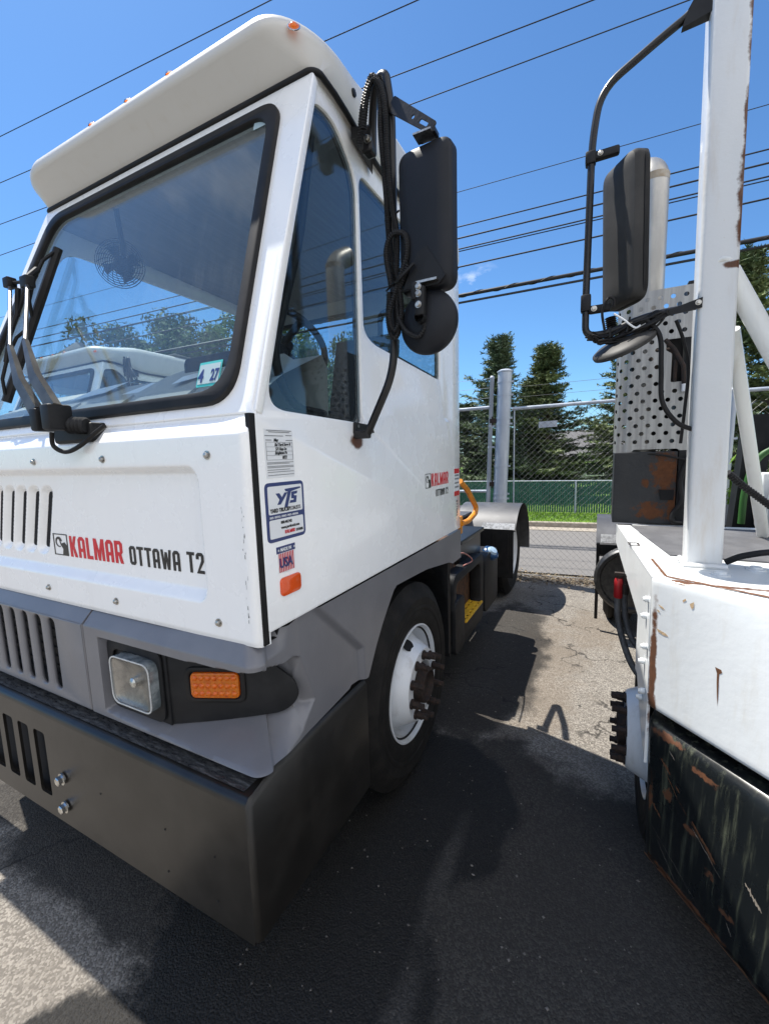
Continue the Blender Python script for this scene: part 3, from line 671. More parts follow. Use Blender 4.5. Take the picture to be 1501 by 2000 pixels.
# gasket under the roof
bm = bmesh.new(); N = len(P); g = []
for x, y, nx, ny in P:
    f = 1-ss(1.50, 1.95, y)
    if y > 3.12: continue
    g.append((x+nx*.004, y+ny*.004-(.004 if ny < 0 else 0), 3.104+.070*f))
i0 = next(i for i in range(len(g)) if g[i][0] < -.9 and g[i][1] > 3.0) if any(q[0] < -.9 and q[1] > 3 for q in g) else 0
g = g[i0:]+g[:i0]; tube(bm, g, .011, 8); obj('roof_gasket', bm, M['rubber'], T, 60)
def marker(x, y, z):
    bm = bmesh.new(); lathe(bm, [(0, .022), (.003, .022), (.005, .015), (.010, .014), (.015, .010), (.018, .0)], (x, y, z), 'Z', 18); 
    lathe(bm, [(-.004, .026), (.002, .026), (.003, .022)], (x, y, z), 'Z', 18, mi=1); return obj('marker_light', bm, [M['amber'], M['chrome']], T, 40)
for x in (-1.152, -.889, -.624): marker(x, 1.335, 3.328)
bm = bmesh.new(); lathe(bm, [(0, .030), (.004, .030), (.007, .020), (.013, .019), (.020, .013), (.024, .0)], (0, 0, 0), 'Z', 18); lathe(bm, [(-.004, .036), (.002, .036), (.003, .030)], (0, 0, 0), 'Z', 18, mi=1)
xf(bm, Matrix.Translation((-.036, 1.356, 3.272)) @ Vector((.50, -.75, .42)).to_track_quat('Z', 'Y').to_matrix().to_4x4() @ Matrix.Diagonal((.62, .62, .45, 1))); obj('marker_light', bm, [M['amber'], M['chrome']], T, 40)
bm = bmesh.new(); lathe(bm, [(.0, .016), (.012, .014), (.014, 0)], (.012, 1.66, 3.25), 'X', 12); obj('vent_plug', bm, M['plastic'], T, 40)
# -- stickers on the side
def SF(o): return lambda u, v, w: (.0008+o+w, u, v)
def tilt(u0, v0, a, f): ca, sa = math.cos(a), math.sin(a); return lambda u, v, w: f(u0+u*ca-v*sa, v0+u*sa+v*ca, w)
f0 = tilt(1.040, 1.742, R(.5), SF(0)); f1 = tilt(1.040, 1.742, R(.5), SF(.0016))
pp = obj('inspection_paper', plate([rrect(0, .140, 0, .158, .002)], .001, 0, f0), M['paper'], T)
ln = []
def bar(u0, u1, v, h, f=f1): ln.append(plate([[(u0, v), (u1, v), (u1, v+h), (u0, v+h)]], .0006, 0, f))
for v, u0, u1 in ((.152, .008, .130), (.147, .018, .120), (.135, .0, .088), (.137, .100, .132), (.121, .002, .03), (.121, .10, .135)):
    bar(u0+.003, u1+.003, v, .0022)
for v in (.115, .100, .086, .073, .058): bar(.006, .136, v, .0009)
bar(.006, .007, .058, .057); bar(.135, .136, .058, .057)
for v in (.049, .045, .037, .033, .025, .018, .008): bar(.006, .136-(.02 if v in (.045, .025) else 0), v, .0018)
prn = obj('form_print', join(ln), M['graytxt'], pp)
hw = join([text(s, .014, tilt(1.040+a, 1.742+b, R(2), SF(.002)), .0002, .3, .9) for s, a, b in (('Rd Yard Serv It', .045, .103), ('57 Hop Ln', .048, .089), ('Brighton Pa', .045, .076), ('8/22', .080, .062), ('May', .042, .118))])
obj('handwriting', hw, M['ink'], pp)
f0 = tilt(1.026, 1.531, R(0), SF(0)); g1 = tilt(1.026, 1.531, 0, SF(.0016)); g2 = tilt(1.026, 1.531, 0, SF(.003))
yts = obj('dealer_sticker', plate([rrect(0, .198, 0, .196, .020)], .001, 0, f0), M['navy'], T)
obj('sticker_field', join([plate([rrect(.012, .186, .092, .184, .007)], .001, 0, g1), plate([rrect(.012, .186, .012, .074, .007)], .001, 0, g1)]), M['paper'], yts)
obj('sticker_initials', join([plate([[(.048, .160), (.066, .160), (.078, .145), (.092, .160), (.108, .160), (.070, .122), (.054, .122), (.066, .138)]], .001, 0, g2),
     plate([[(.094, .172), (.176, .175), (.178, .170), (.126, .162), (.104, .110), (.088, .110), (.110, .162), (.098, .164)]], .001, 0, g2),
     plate([[(.128, .160), (.160, .161), (.156, .152), (.140, .151), (.142, .146), (.155, .145), (.150, .122), (.116, .122), (.120, .131), (.138, .131), (.139, .136), (.126, .137)]], .001, 0, g2)]), M['navy'], yts)
obj('sticker_name', join([text('YARD TRUCK', .0185, tilt(1.026+.018, 1.531+.098, 0, SF(.003)), .0006, 0, .80), text('SPECIALISTS', .0185, tilt(1.026+.102, 1.531+.098, 0, SF(.003)), 0, 0, .72)]), M['ink'], yts)
obj('sticker_tagline', text('SALES - RENTALS - SERVICE - PARTS - REBUILDS', .0095, tilt(1.026+.014, 1.531+.079, 0, SF(.003)), .0001, 0, .72), M['paper'], yts)
obj('sticker_contact', join([text('800.445.942', .0135, tilt(1.026+.066, 1.531+.057, 0, SF(.003)), .0003, 0, .85), text('www.yardtruck.com', .0135, tilt(1.026+.066, 1.531+.040, 0, SF(.003)), .0003, 0, .86), text('OTTAWA', .0125, tilt(1.026+.142, 1.531+.021, 0, SF(.003)), .0004, 0, .7)]), M['ink'], yts)
obj('sticker_brand', word('KALMAR', 1.026+.084, 1.531+.021, .012, .052, SF(.003), .0008), M['red'], yts)
# made-in shield
ms = obj('origin_sticker', plate([[(1.064, 1.489), (1.160, 1.489), (1.160, 1.512), (1.064, 1.512)]], .001, 0, SF(0)), M['navy'], T)
obj('origin_field', plate([[(1.070, 1.424), (1.108, 1.419), (1.115, 1.416), (1.122, 1.419), (1.155, 1.424), (1.158, 1.489), (1.068, 1.489)]], .001, 0, SF(0)), M['paper'], ms)
obj('origin_stripes', join([plate([[(x, 1.424), (x+.0042, 1.423), (x+.0042, 1.488), (x, 1.488)]], .0008, 0, SF(.0016)) for x in np.arange(1.073, 1.152, .0088)]), M['red'], ms)
obj('origin_letters', text('USA', .046, tilt(1.072, 1.440, 0, SF(.003)), .0012, 0, .80), M['navy'], ms)
obj('origin_caption', join([text('MADE IN', .0165, tilt(1.081, 1.495, 0, SF(.003)), .0003, 0, .85)]+[plate([[(cx+math.cos(R(90+k*36))*(.005 if k % 2 == 0 else .002), 1.5005+math.sin(R(90+k*36))*(.005 if k % 2 == 0 else .002)) for k in range(10)]], .001, 0, SF(.003)) for cx in (1.072, 1.152)]), M['paper'], ms)
obj('side_reflector', plate([rrect(1.071, 1.176, 1.340, 1.404, .018)], .008, .002, lambda u, v, w: (.004+w, u, v)), M['orangeref'], T, 40)
letters('red_lettering', word('KALMAR', 2.520, 1.606, .082, .330, SF(0)), M['red'])
letters('black_lettering', word('OTTAWA T2', 2.60, 1.535, .045, .245, SF(0)), M['ink'])
letters('emblem', ramlogo(2.418, 1.600, .092, .090, SF(0)), M['ink'])
lb = obj('warning_label', plate([rrect(2.985, 3.105, 1.50, 1.70, .004)], .001, 0, SF(0)), M['paper'], T)
obj('label_band', join([plate([rrect(2.985, 3.105, 1.665, 1.70, .003)], .001, 0, SF(.0014)), plate([rrect(2.985, 3.105, 1.50, 1.535, .003)], .001, 0, SF(.0014))]), M['red'], lb)
obj('label_print', join([plate([[(a, z), (a+.014, z), (a+.014, z+.012), (a, z+.012)]], .0008, 0, SF(.0014)) for a in np.arange(3.0, 3.09, .02) for z in (1.56, 1.59, 1.62, 1.645)]), M['graytxt'], lb)
obj('unit_number', text('571042', .052, lambda u, v, w: (.002+w, 3.035+v*.9, 1.47-u), .0006, 0, .8) , M['graytxt'], T)
# -- windscreen wiper on the front, two parallel arms and blade
wp_ = obj('wiper_mount', box(bmesh.new(), -1.04, -.78, .955, 1.03, 1.890, 1.965, .012), M['plastic'], T)
bm = bmesh.new()
def wbar(bm, P, wid, th):
    P = [Vector(p) for p in P]; rr = []
    for i, p in enumerate(P):
        t = (P[min(i+1, len(P)-1)]-P[max(i-1, 0)]).normalized(); s = t.cross(Vector((0, -1, .3))).normalized(); n = s.cross(t).normalized(); a, b = wid[i]/2, th[i]/2
        rr.append([bm.verts.new(p+s*a*x+n*b*y) for x, y in ((1, 1), (-1, 1), (-1, -1), (1, -1))])
    for a, b in zip(rr, rr[1:]):
        for k in range(4): bm.faces.new((a[k], a[(k+1) % 4], b[(k+1) % 4], b[k]))
    bm.faces.new(rr[0][::-1]); bm.faces.new(rr[-1])
arm = bmesh.new()
wbar(arm, [(-.860, .885, 2.015), (-.965, .885, 2.14), (-1.10, .93, 2.30)], [.046, .040, .018], [.030, .024, .015])
wbar(arm, [(-.965, .875, 2.01), (-1.06, .875, 2.13), (-1.20, .92, 2.29)], [.044, .038, .016], [.030, .024, .015])
tube(arm, [(-1.10, .93, 2.30), (-1.40, 1.105, 2.635)], .0085, 8); tube(arm, [(-1.20, .92, 2.29), (-1.555, 1.105, 2.655)], .0075, 8)
wa = obj('wiper_arm', arm, pm('dull dark wiper metal', (.075, .072, .068), (.12, .115, .105), 12, .38, metal=.35), T, 40, True)
bm = bmesh.new(); box(bm, -.985, -.935, .855, .93, 1.935, 2.02, .010); box(bm, -.905, -.845, .855, .94, 1.935, 2.03, .010); tube(bm, [(-.96, .89, 1.965), (-.89, .90, 1.96), (-.82, .97, 1.945)], .022, 12)
tube(bm, resample([(-.86, .93, 1.955), (-.79, .955, 1.95)], .008), .033, 12, corr=.2)
box(bm, -1.43, -1.37, 1.085, 1.125, 2.61, 2.66, .006); box(bm, -1.58, -1.53, 1.085, 1.125, 2.64, 2.685, .006); tube(bm, [(-1.40, 1.11, 2.64), (-1.555, 1.11, 2.665)], .008, 8); tube(bm, [(-1.42, 1.115, 2.66), (-1.44, 1.17, 2.72)], .014, 8)
obj('arm_joint', bm, M['plastic'], wa, 40)
bm = bmesh.new(); A, B = WSP(-1.565, 2.10, .030), WSP(-1.455, 2.85, .030); A, B = Vector(A), Vector(B)
tube(bm, [A, B], .013, 6, sx=1.6)
f = lambda t, o: A.lerp(B, t)+Vector((0, -o, o*.33))
for a, b in ((0.0, .5), (.5, 1.0)):
    tube(bm, [f(a+.04, .012), f(a+.12, .038), f((a+b)/2, .046), f(b-.12, .038), f(b-.04, .012)], .008, 6)
tube(bm, [f(.22, .045), f(.38, .062), f(.62, .062), f(.78, .045)], .011, 6); tube(bm, [f(.5, .06), (-1.50, 1.11, 2.63)], .012, 6)
obj('wiper_blade', bm, M['rubber'], wa, 40)
bm = bmesh.new(); tube(bm, spline([(-.93, .90, 1.93), (-.94, .905, 1.88), (-.90, .925, 1.855), (-.83, .94, 1.875), (-.76, .955, 1.915), (-.70, .965, 1.945)], 8), .0085, 8); obj('washer_hose', bm, M['rubber'], wa, 60)

# -- grey lower moulding: wraps the corner, headlamp opening pressed into it
RC = .05; YF = .93
PH = R(23); PD = (math.cos(PH), math.sin(PH)); PN = (PD[1], -PD[0]); PP = (-.49, .98)     # plane of the slanted lamp panel
def skin(s):
    if s < -RC: return s, YF
    if s < .0285: b = (s+RC)/(RC*math.pi/2)*math.pi/2; return -RC+math.sin(b)*RC, YF+RC-math.cos(b)*RC
    return 0, YF+RC+(s-.0285)
S0, S1, U1 = -.49, .2255, .503
def inward(s):
    """direction and depth from the skin to the lamp panel's plane"""
    if s <= S0: return 0, 1, .045
    if s >= S1: return -1, 0, .026
    x, y = skin(s); u = U1*(s-S0)/(S1-S0); dx, dy = PP[0]+PD[0]*u-x, PP[1]+PD[1]*u-y; L = math.hypot(dx, dy); return dx/L, dy/L, L
def wrap(s, z, d):
    x, y = skin(s); vx, vy, _ = inward(s); return (x+vx*d, y+vy*d, z)
def dpl(s): return inward(s)[2]
def sy(y): return y-YF-RC+.0285
def zo_(s): return float(np.interp(s, [-.86, -.75, -.3, 0, sy(1.06), sy(1.16), sy(1.24)], [.79, .778, .768, .765, .760, .785, .87]))
def zto(s): return float(np.interp(s, [-.86, -.4, -.1, 0, sy(1.05), sy(1.13), sy(1.20)], [1.108, 1.108, 1.120, 1.128, 1.10, 1.095, 1.06]))
def zpb(s): return float(np.interp(s, [-.86, -.5, -.1, sy(1.05), sy(1.15)], [.805, .800, .832, .848, .870]))
def openD(s, z):
    s1 = np.interp(z, [.76, .80, .87, 1.07, 1.1], [sy(1.17), sy(1.235), sy(1.25), sy(1.175), sy(1.15)])
    D = max(dpl(s)+.014, .052); k = D/max(zpb(s)-zo_(s), .01)
    t = (z-zo_(s))*k
    a = min(t, (zto(s)-z)*5, (s+.850)*4, (s1-s)*1.5, D)
    return max(a, 0)
CP = [(1.243, 1.235), (1.575, .925), (1.582, .76)]
def crease(y, z):
    """0 on the lower (recessed) panel, 1 above the pressed line"""
    (y0, z0), (y1, z1), (y2, z2) = CP
    n = math.hypot(z0-z1, y1-y0); d1 = ((y-y0)*(z0-z1)+(z-z0)*(y1-y0))/n; d2 = y-y1-(y2-y1)*(z1-z)/(z1-z2)
    return ss(0, .030, max(d1, d2))
def gm(u, v):
    y = YF+RC+(u-.0285)
    if u < .06: zb, zt = .762, 1.222
    else:
        zb = float(np.interp(y, [1.01, 1.08, 1.50, 1.515, 1.635, 1.722, 1.80, 1.905, 1.95, 2.40, 2.80, 2.86, 2.92, 3.125], [.762, .757, .780, .790, .772, .894, .985, 1.085, 1.125, 1.10, 1.045, 1.035, 1.012, 1.012])); zt = 1.222+.014*ss(1.10, 1.20, y)
    z = zb+(zt-zb)*v
    d = openD(u, z) if -.87 < u < .4 else 0
    if z > 1.145: d += (z-1.145)*.95*(1-ss(.03, .16, u))
    if u > .03: d += .022*(1-crease(y, z)) if y < 1.66 else 0
    return wrap(u, z, d-.006*ss(-.02, .12, u))
us = list(np.arange(-.944, .70, .0062))+list(np.arange(.70, sy(3.122), .035))+[sy(3.125)]
fas = grid('lower_trim', us, 84, gm, [M['gray']], T, 60)
# grille panel beside it
def sl_(x): return rrect(x-.030, x+.030, .805, 1.135, .030, 5)
GX = [-1.20-.117*k for k in range(9)]
bm = plate([rp([(-2.3, .770), (-.951, .762), (-.951, 1.150), (-2.3, 1.150)], [.0, .006, .004, 0], 2)]+[sl_(x) for x in GX], .020, .008, FRONT(.938)); gp = obj('grille_panel', bm, M['gray'], T, 45)
bm = bmesh.new(); hexa(bm, [(-2.3, .93, 1.150), (-.951, .93, 1.150), (-.951, 1.0, 1.150), (-2.3, 1.0, 1.150), (-2.3, .93, 1.1505), (-.951, .93, 1.1505), (-.951, 1.0, 1.222), (-2.3, 1.0, 1.222)]); obj('grille_lip', bm, M['gray'], gp)
bm = bmesh.new(); box(bm, -2.3, -.955, 1.0, 1.012, .735, 1.20)
for z in np.arange(.80, 1.16, .045): box(bm, -2.28, -.97, .992, .999, z, z+.016)
obj('grille_backing', bm, M['plastic'], gp)
bm = bmesh.new(); box(bm, -2.3, -.96, 1.14, 1.16, .70, 1.23); 
for z in (.86, .95, 1.04): box(bm, -2.2, -1.0, 1.06, 1.08, z, z+.035)
for x in np.arange(-2.2, -1.0, .09): box(bm, x, x+.04, 1.09, 1.11, .78, 1.1)
obj('radiator', bm, M['plastic'], T)
# black lamp panel
def PF3(u, v, w): return (PP[0]+PD[0]*u+PN[0]*w, PP[1]+PD[1]*u+PN[1]*w, v)
bm = plate([rp([(-.004, .800), (.204, .820), (.430, .856), (.480, .892), (.500, .930), (.486, .985), (.400, 1.055), (.395, 1.14), (-.004, 1.14)], [.0, .1, .05, .03, .03, .03, .02, 0, 0], 6)], .012, .003, PF3); bm2 = plate([rp([(-.842, .845), (-.80, .812), (-.487, .800), (-.487, 1.125), (-.842, 1.115)], [.02, .05, 0, 0, .03], 6)], .012, .003, FRONT(.972))
lpn = obj('lamp_panel', join([bm, bm2]), M['plastic'], T, 40)
bm = plate([rrect(-.835, -.500, .808, 1.105, .05, 8), rrect(-.800, -.548, .862, 1.062, .04, 8)], .010, .003, FRONT(.958)); obj('lamp_bezel', bm, M['plastic'], lpn, 40)
HX = .042
hl = obj('headlight', plate([rrect(-.800+HX, -.560+HX, .862, 1.058, .040, 8)], .052, .008, FRONT(.942)), M['lens'], T, 40)
bm = bmesh.new(); rws = []
for q in np.linspace(0, 1, 9):
    rws.append([bm.verts.new((-.68+HX+c[0]*(1-q*.72), .918+.026*q**.6, .960+c[1]*(1-q*.72))) for c in [(p[0]+.68, p[1]-.960) for p in rrect(-.792, -.568, .870, 1.050, .035, 4)]])
for a, b in zip(rws, rws[1:]):
    for k in range(len(a)): bm.faces.new((a[k], a[(k+1) % len(a)], b[(k+1) % len(b)], b[k]))
bm.faces.new(rws[-1]); obj('reflector', bm, pm('lamp reflector', (.30, .28, .255), (.16, .15, .14), 18, .32, metal=.9, bs=.3, bscale=60), hl, 25)
bm = bmesh.new(); lathe(bm, [(.03, .020), (.008, .020), (.002, .014), (.0, 0)], (-.68+HX, .918, .960), 'Y', 20); obj('bulb', bm, M['chrome'], hl, 40)
obj('lamp_rim', plate([rrect(-.8015+HX, -.5585+HX, .8605, 1.0595, .042, 8), rrect(-.796+HX, -.564+HX, .866, 1.054, .038, 8)], .005, .0015, FRONT(.916)), pm('clear rim', (.42, .44, .44), (.55, .56, .55), 40, .15, coat=.6), hl, 40)
obj('lamp_side', plate([rrect(-.801+HX, -.559+HX, .861, 1.059, .041, 8), rrect(-.798+HX, -.562+HX, .864, 1.056, .038, 8)], .040, 0, FRONT(.940)), pm('smoky clear plastic', (.10, .12, .13), (.28, .31, .32), 14, .12, coat=.8), hl, 40)
# amber indicator, following the panel's slant
am = Matrix.Translation((PP[0]+PD[0]*.182, PP[1]+PD[1]*.182, .966)) @ Matrix.Rotation(PH, 4, 'Z')
def AMB(yy): return lambda u, v, w: tuple(am @ Vector((u, yy-w, v)))
ind = obj('indicator', plate([rrect(-.094, .094, -.050, .050, .022, 6)], .02, .005, AMB(-.008)), M['amber'], T, 40)
bm = bmesh.new()
for i in range(7):
    for j in range(3):
        s = len(bm.verts); lathe(bm, [(0, .0115), (-.004, .009), (-.0055, 0)], (-.075+i*.025, -.018, -.031+j*.031), 'Y', 10)
xf(bm, am); obj('indicator_lens', bm, M['amber'], ind, 60)
obj('indicator_bezel', plate([rrect(-.118, .118, -.072, .072, .038, 6), rrect(-.098, .098, -.054, .054, .024, 6)], .022, .006, AMB(-.004)), M['rubber'], ind, 40)
# -- bumper
def bslot(x): return rrect(x-.048, x+.048, .298, .612, .018, 4)
bm = plate([rp([(-2.45, .20), (-.02, .20), (-.02, .700), (-2.45, .700)], .002, 1)]+[bslot(-1.292-.145*k) for k in range(8)], .012, 0, FRONT(.873))
N0 = [(-.02, .867), (-.012, .8675), (-.003, .872), (.0, .882)]
# rounded shoulder and top shelf
def ridge(bm, prof, x0, x1):
    a = [bm.verts.new((x0, y, z)) for y, z in prof]; b = [bm.verts.new((x1, y, z)) for y, z in prof]
    for i in range(len(prof)-1): bm.faces.new((a[i], b[i], b[i+1], a[i+1]))
prof = [(.867, .700), (.868, .712), (.873, .721), (.882, .728), (.893, .730), (.985, .731), (1.04, .731)]
ridge(bm, prof, -2.45, -.02)
# corner and side plate
cor = [(-.02, .867), (-.011, .869), (-.004, .875), (0, .884), (0, 1.0), (0, 1.30), (0, 1.625), (-.03, 1.625)]
a = [bm.verts.new((x, y, .215)) for x, y in cor]; b = [bm.verts.new((x, y, .712+.03*ss(.88, 1.0, y))) for x, y in cor]
for i in range(len(cor)-1): bm.faces.new((a[i], a[i+1], b[i+1], b[i]))
c = [bm.verts.new((-.02, .885+(y-.867)*.98, .7315+.03*ss(.88, 1.0, y))) for x, y in cor]
for i in range(len(cor)-2): bm.faces.new((b[i], b[i+1], c[i+1], c[i]))
box(bm, -.06, -.021, 1.0, 1.62, .700, .760)
M['bumper'] = pm('satin black bumper', (.011, .010, .0088), (.019, .0172, .015), 6, .33, bs=.07, bscale=7, spec=.45)
bmp = obj('bumper', bm, M['bumper'], T, 50, True)
bm = bmesh.new(); ridge(bm, [(.897, .7335), (1.03, .7335)], -2.4, -.05)
mm, nn, bb = nodes('scuffed black shelf'); bb.inputs['Metallic'].default_value = .3
n1 = noise(nn, 55, 6, .7, stretch=(.5, 1.6, 1)); nn.links.new(mixc(nn, ramp(nn, n1, .45, .70), (.05, .05, .051), (.15, .148, .142)), bb.inputs['Base Color']); nn.links.new(ramp(nn, n1, .3, .7, .22, .5), bb.inputs['Roughness']); bump(nn, bb, n1, .45, .004)
obj('bumper_shelf', bm, mm, bmp)
for x, z in ((-1.118, .436), (-1.122, .298)):
    bm = bmesh.new(); hexbolt(bm, (x, .862, z), (0, -1, 0), .020, .026); obj('bolt', bm, M['chrome'], T, 30)
bm = bmesh.new()
for x, z in ((-.437, .463), (-.180, .464), (-.443, .285), (-.182, .291), (-.84, .46)): lathe(bm, [(0, .0045), (.0005, 0)], (x, .8655, z), 'Y', 10)
obj('bolt_hole', bm, M['dark'], bmp)
bm = bmesh.new(); box(bm, -2.40, -.05, .915, .93, .21, .70); obj('bumper_backing', bm, M['dark'], bmp)
# -- front mirror assembly (its own arm, wiring and two mirrors)
bm = bmesh.new()
lo = fillet([(.012, 1.60, 1.905), (.060, 1.60, 1.893), (.194, 1.60, 2.140), (.204, 1.60, 2.42), (.210, 1.60, 3.08), (.190, 1.60, 3.215), (.135, 1.62, 3.215), (.100, 1.66, 3.12), (.085, 1.68, 3.02)], .09, 7)
tube(bm, lo, .0165, 12); ma = obj('mirror_arm', bm, M['black'], T, 60)
bm = bmesh.new(); hexa(bm, [(.001, 1.585, 1.905), (.001, 1.76, 1.912), (.001, 1.735, 1.945), (.001, 1.590, 1.950), (.012, 1.585, 1.905), (.012, 1.76, 1.912), (.012, 1.735, 1.945), (.012, 1.590, 1.950)]); box(bm, .0, .075, 1.585, 1.615, 1.880, 1.915, .008)
hexa(bm, [(0.0, 1.66, 3.09), (.07, 1.66, 3.07), (.07, 1.72, 3.07), (0.0, 1.84, 3.05), (0.0, 1.66, 3.135), (.07, 1.66, 3.11), (.07, 1.72, 3.11), (0.0, 1.84, 3.10)]); box(bm, .05, .10, 1.645, 1.70, 3.01, 3.11, .012)
obj('arm_bracket', bm, M['black'], ma)
bm = bmesh.new(); hexbolt(bm, (.012, 1.72, 1.932), (1, 0, 0), .008, .008); hexbolt(bm, (.085, 1.645, 3.05), (0, -1, 0), .011, .015); hexbolt(bm, (.006, 1.615, 1.935), (1, 0, 0), .007, .008); obj('bracket_bolt', bm, M['steelbolt'], ma, 30)
# top channel to the mirror head
bm = bmesh.new()
P0, P1 = Vector((.215, 1.58, 3.085)), Vector((.395, 1.545, 2.925)); t = (P1-P0).normalized(); s = t.cross(Vector((0, 1, 0))).normalized()
chn = lambda u, v, w: tuple(P0+t*u+s*v+Vector((0, 1, 0))*w)
Lc = (P1-P0).length; bm = plate([rp([(0, -.022), (Lc, -.020), (Lc, .020), (0, .030)], .008, 3), [(Lc*.55+.007*math.cos(a), .007*math.sin(a)) for a in np.linspace(0, 6.28, 13)[:-1]], rrect(Lc*.70, Lc*.88, -.007, .007, .0065, 4)], .006, 0, chn)
box(bm, .345, .41, 1.52, 1.56, 2.898, 2.912); obj('mirror_bracket', bm, M['black'], ma)
bm = bmesh.new(); box(bm, .335, .40, 1.50, 1.555, 2.896, 2.902); box(bm, .335, .415, 1.50, 1.55, 2.414, 2.422); obj('mirror_tab', bm, M['steelbolt'], ma)
# mirror heads
def mirror_head(x0, x1, z0, z1, y, rz, mat, name='mirror_head', cut=.0):
    cx, cz = (x0+x1)/2, (z0+z1)/2; hw_, hh = (x1-x0)/2, (z1-z0)/2
    bm = bmesh.new(); rs = []
    for q, dd in ((1.0, .045), (1.0, .012), (.985, .003), (.93, -.008), (.78, -.016), (.5, -.020), (.0, -.020)):
        P_ = rrect(-hw_, hw_, -hh, hh, min(hw_, hh)*.42, 7)
        k = min(hw_, hh)*(1-q)
        rs.append([bm.verts.new((p[0]*(hw_-k)/hw_, dd, p[1]*(hh-k)/hh)) for p in P_])
    for a, b in zip(rs, rs[1:]):
        for i in range(len(a)): bm.faces.new((a[i], a[(i+1) % len(a)], b[(i+1) % len(a)], b[i]))
    bm.faces.new(rs[0]); bmesh.ops.remove_doubles(bm, verts=bm.verts[:], dist=1e-5)
    tmm = Matrix.Translation((cx, y, cz)) @ Matrix.Rotation(rz, 4, 'Z'); xf(bm, tmm)
    return bm, tmm, hw_, hh
bm, tmm, a, b = mirror_head(.250, .462, 2.398, 2.890, 1.55, R(-6), M['mirror']); mh = obj('mirror_head', bm, M['mirror'], T, 35, True)
obj('mirror_glass', plate([rrect(-a*.93, a*.93, -b*.96, b*.96, .035, 5)], .002, 0, lambda u, v, w: tuple(tmm @ Vector((u, .0475+w, v)))), pm('mirror glass', (.85, .86, .87), rough=.02, metal=1), mh)
obj('mirror_gusset', plate([[(-.085, -.235), (-.02, -.115), (.015, -.10), (.09, -.215), (.06, -.24)]], .004, 0, lambda u, v, w: tuple(tmm @ Vector((u, -.0235+w, v)))), M['plastic'], mh)
bm = bmesh.new(); tc_ = Matrix.Translation((.360, 1.545, 2.290)) @ Matrix.Rotation(R(-6), 4, 'Z')
lathe(bm, [(.03, .112), (.012, .115), (.004, .113), (-.012, .095), (-.024, .060), (-.030, .03), (-.032, 0)], (0, 0, 0), 'Y', 48); lathe(bm, [(.03, .112), (.034, 0)], (0, 0, 0), 'Y', 48); xf(bm, tc_); cm = obj('convex_mirror', bm, M['mirror'], T, 50, True)
bm = bmesh.new(); box(bm, .335, .372, 1.485, 1.515, 2.30, 2.40, .006); box(bm, .325, .345, 1.48, 1.52, 2.355, 2.415, .004); lathe(bm, [(-.075, .018), (-.03, .022)], (.352, 1.56, 2.295), 'Y', 14); obj('mirror_clamp', bm, M['plastic'], cm, 40)
bm = bmesh.new()
for z in (2.395, 2.372, 2.335): hexbolt(bm, (.352, 1.484, z), (0, -1, 0), .009, .010)
obj('clamp_bolt', bm, M['steelbolt'], cm, 30)
# corrugated wiring looms
bm = bmesh.new()
looms = [[(.06, 1.62, 3.02), (.09, 1.60, 3.13), (.145, 1.575, 3.20), (.178, 1.575, 3.13), (.180, 1.57, 3.0), (.192, 1.575, 2.80), (.200, 1.575, 2.62), (.220, 1.57, 2.46)],
         [(.09, 1.60, 3.06), (.125, 1.58, 3.16), (.165, 1.57, 3.18), (.200, 1.565, 3.09), (.206, 1.565, 2.92), (.220, 1.565, 2.74), (.242, 1.555, 2.62), (.240, 1.55, 2.50), (.255, 1.545, 2.44)],
         [(.222, 1.535, 2.44), (.205, 1.535, 2.56), (.235, 1.53, 2.615), (.285, 1.53, 2.60), (.290, 1.53, 2.53), (.262, 1.53, 2.46), (.240, 1.53, 2.41), (.215, 1.53, 2.33), (.235, 1.53, 2.275), (.262, 1.535, 2.33), (.258, 1.535, 2.42)],
         [(.210, 1.545, 2.42), (.205, 1.54, 2.32), (.222, 1.54, 2.255), (.248, 1.54, 2.28), (.246, 1.54, 2.40), (.30, 1.525, 2.50)],
         [(.25, 1.53, 2.32), (.285, 1.52, 2.265), (.335, 1.515, 2.235), (.362, 1.515, 2.265), (.352, 1.515, 2.29)]]
for i, L in enumerate(looms): tube(bm, resample(spline(L, 12), .0042), (.0125, .0125, .0115, .0115, .009)[i], 8, corr=.22)
tube(bm, spline([(.25, 1.52, 2.44), (.28, 1.51, 2.455), (.325, 1.515, 2.49)], 6), .007, 6)
for a, b in (((.19, 1.56, 2.42), (.36, 1.50, 2.40)), ((.18, 1.585, 2.70), (.255, 1.55, 2.70)), ((.19, 1.56, 2.435), (.245, 1.52, 2.445))): tube(bm, [a, b], .004, 6)
obj('wiring_loom', bm, M['plastic'], ma, None)
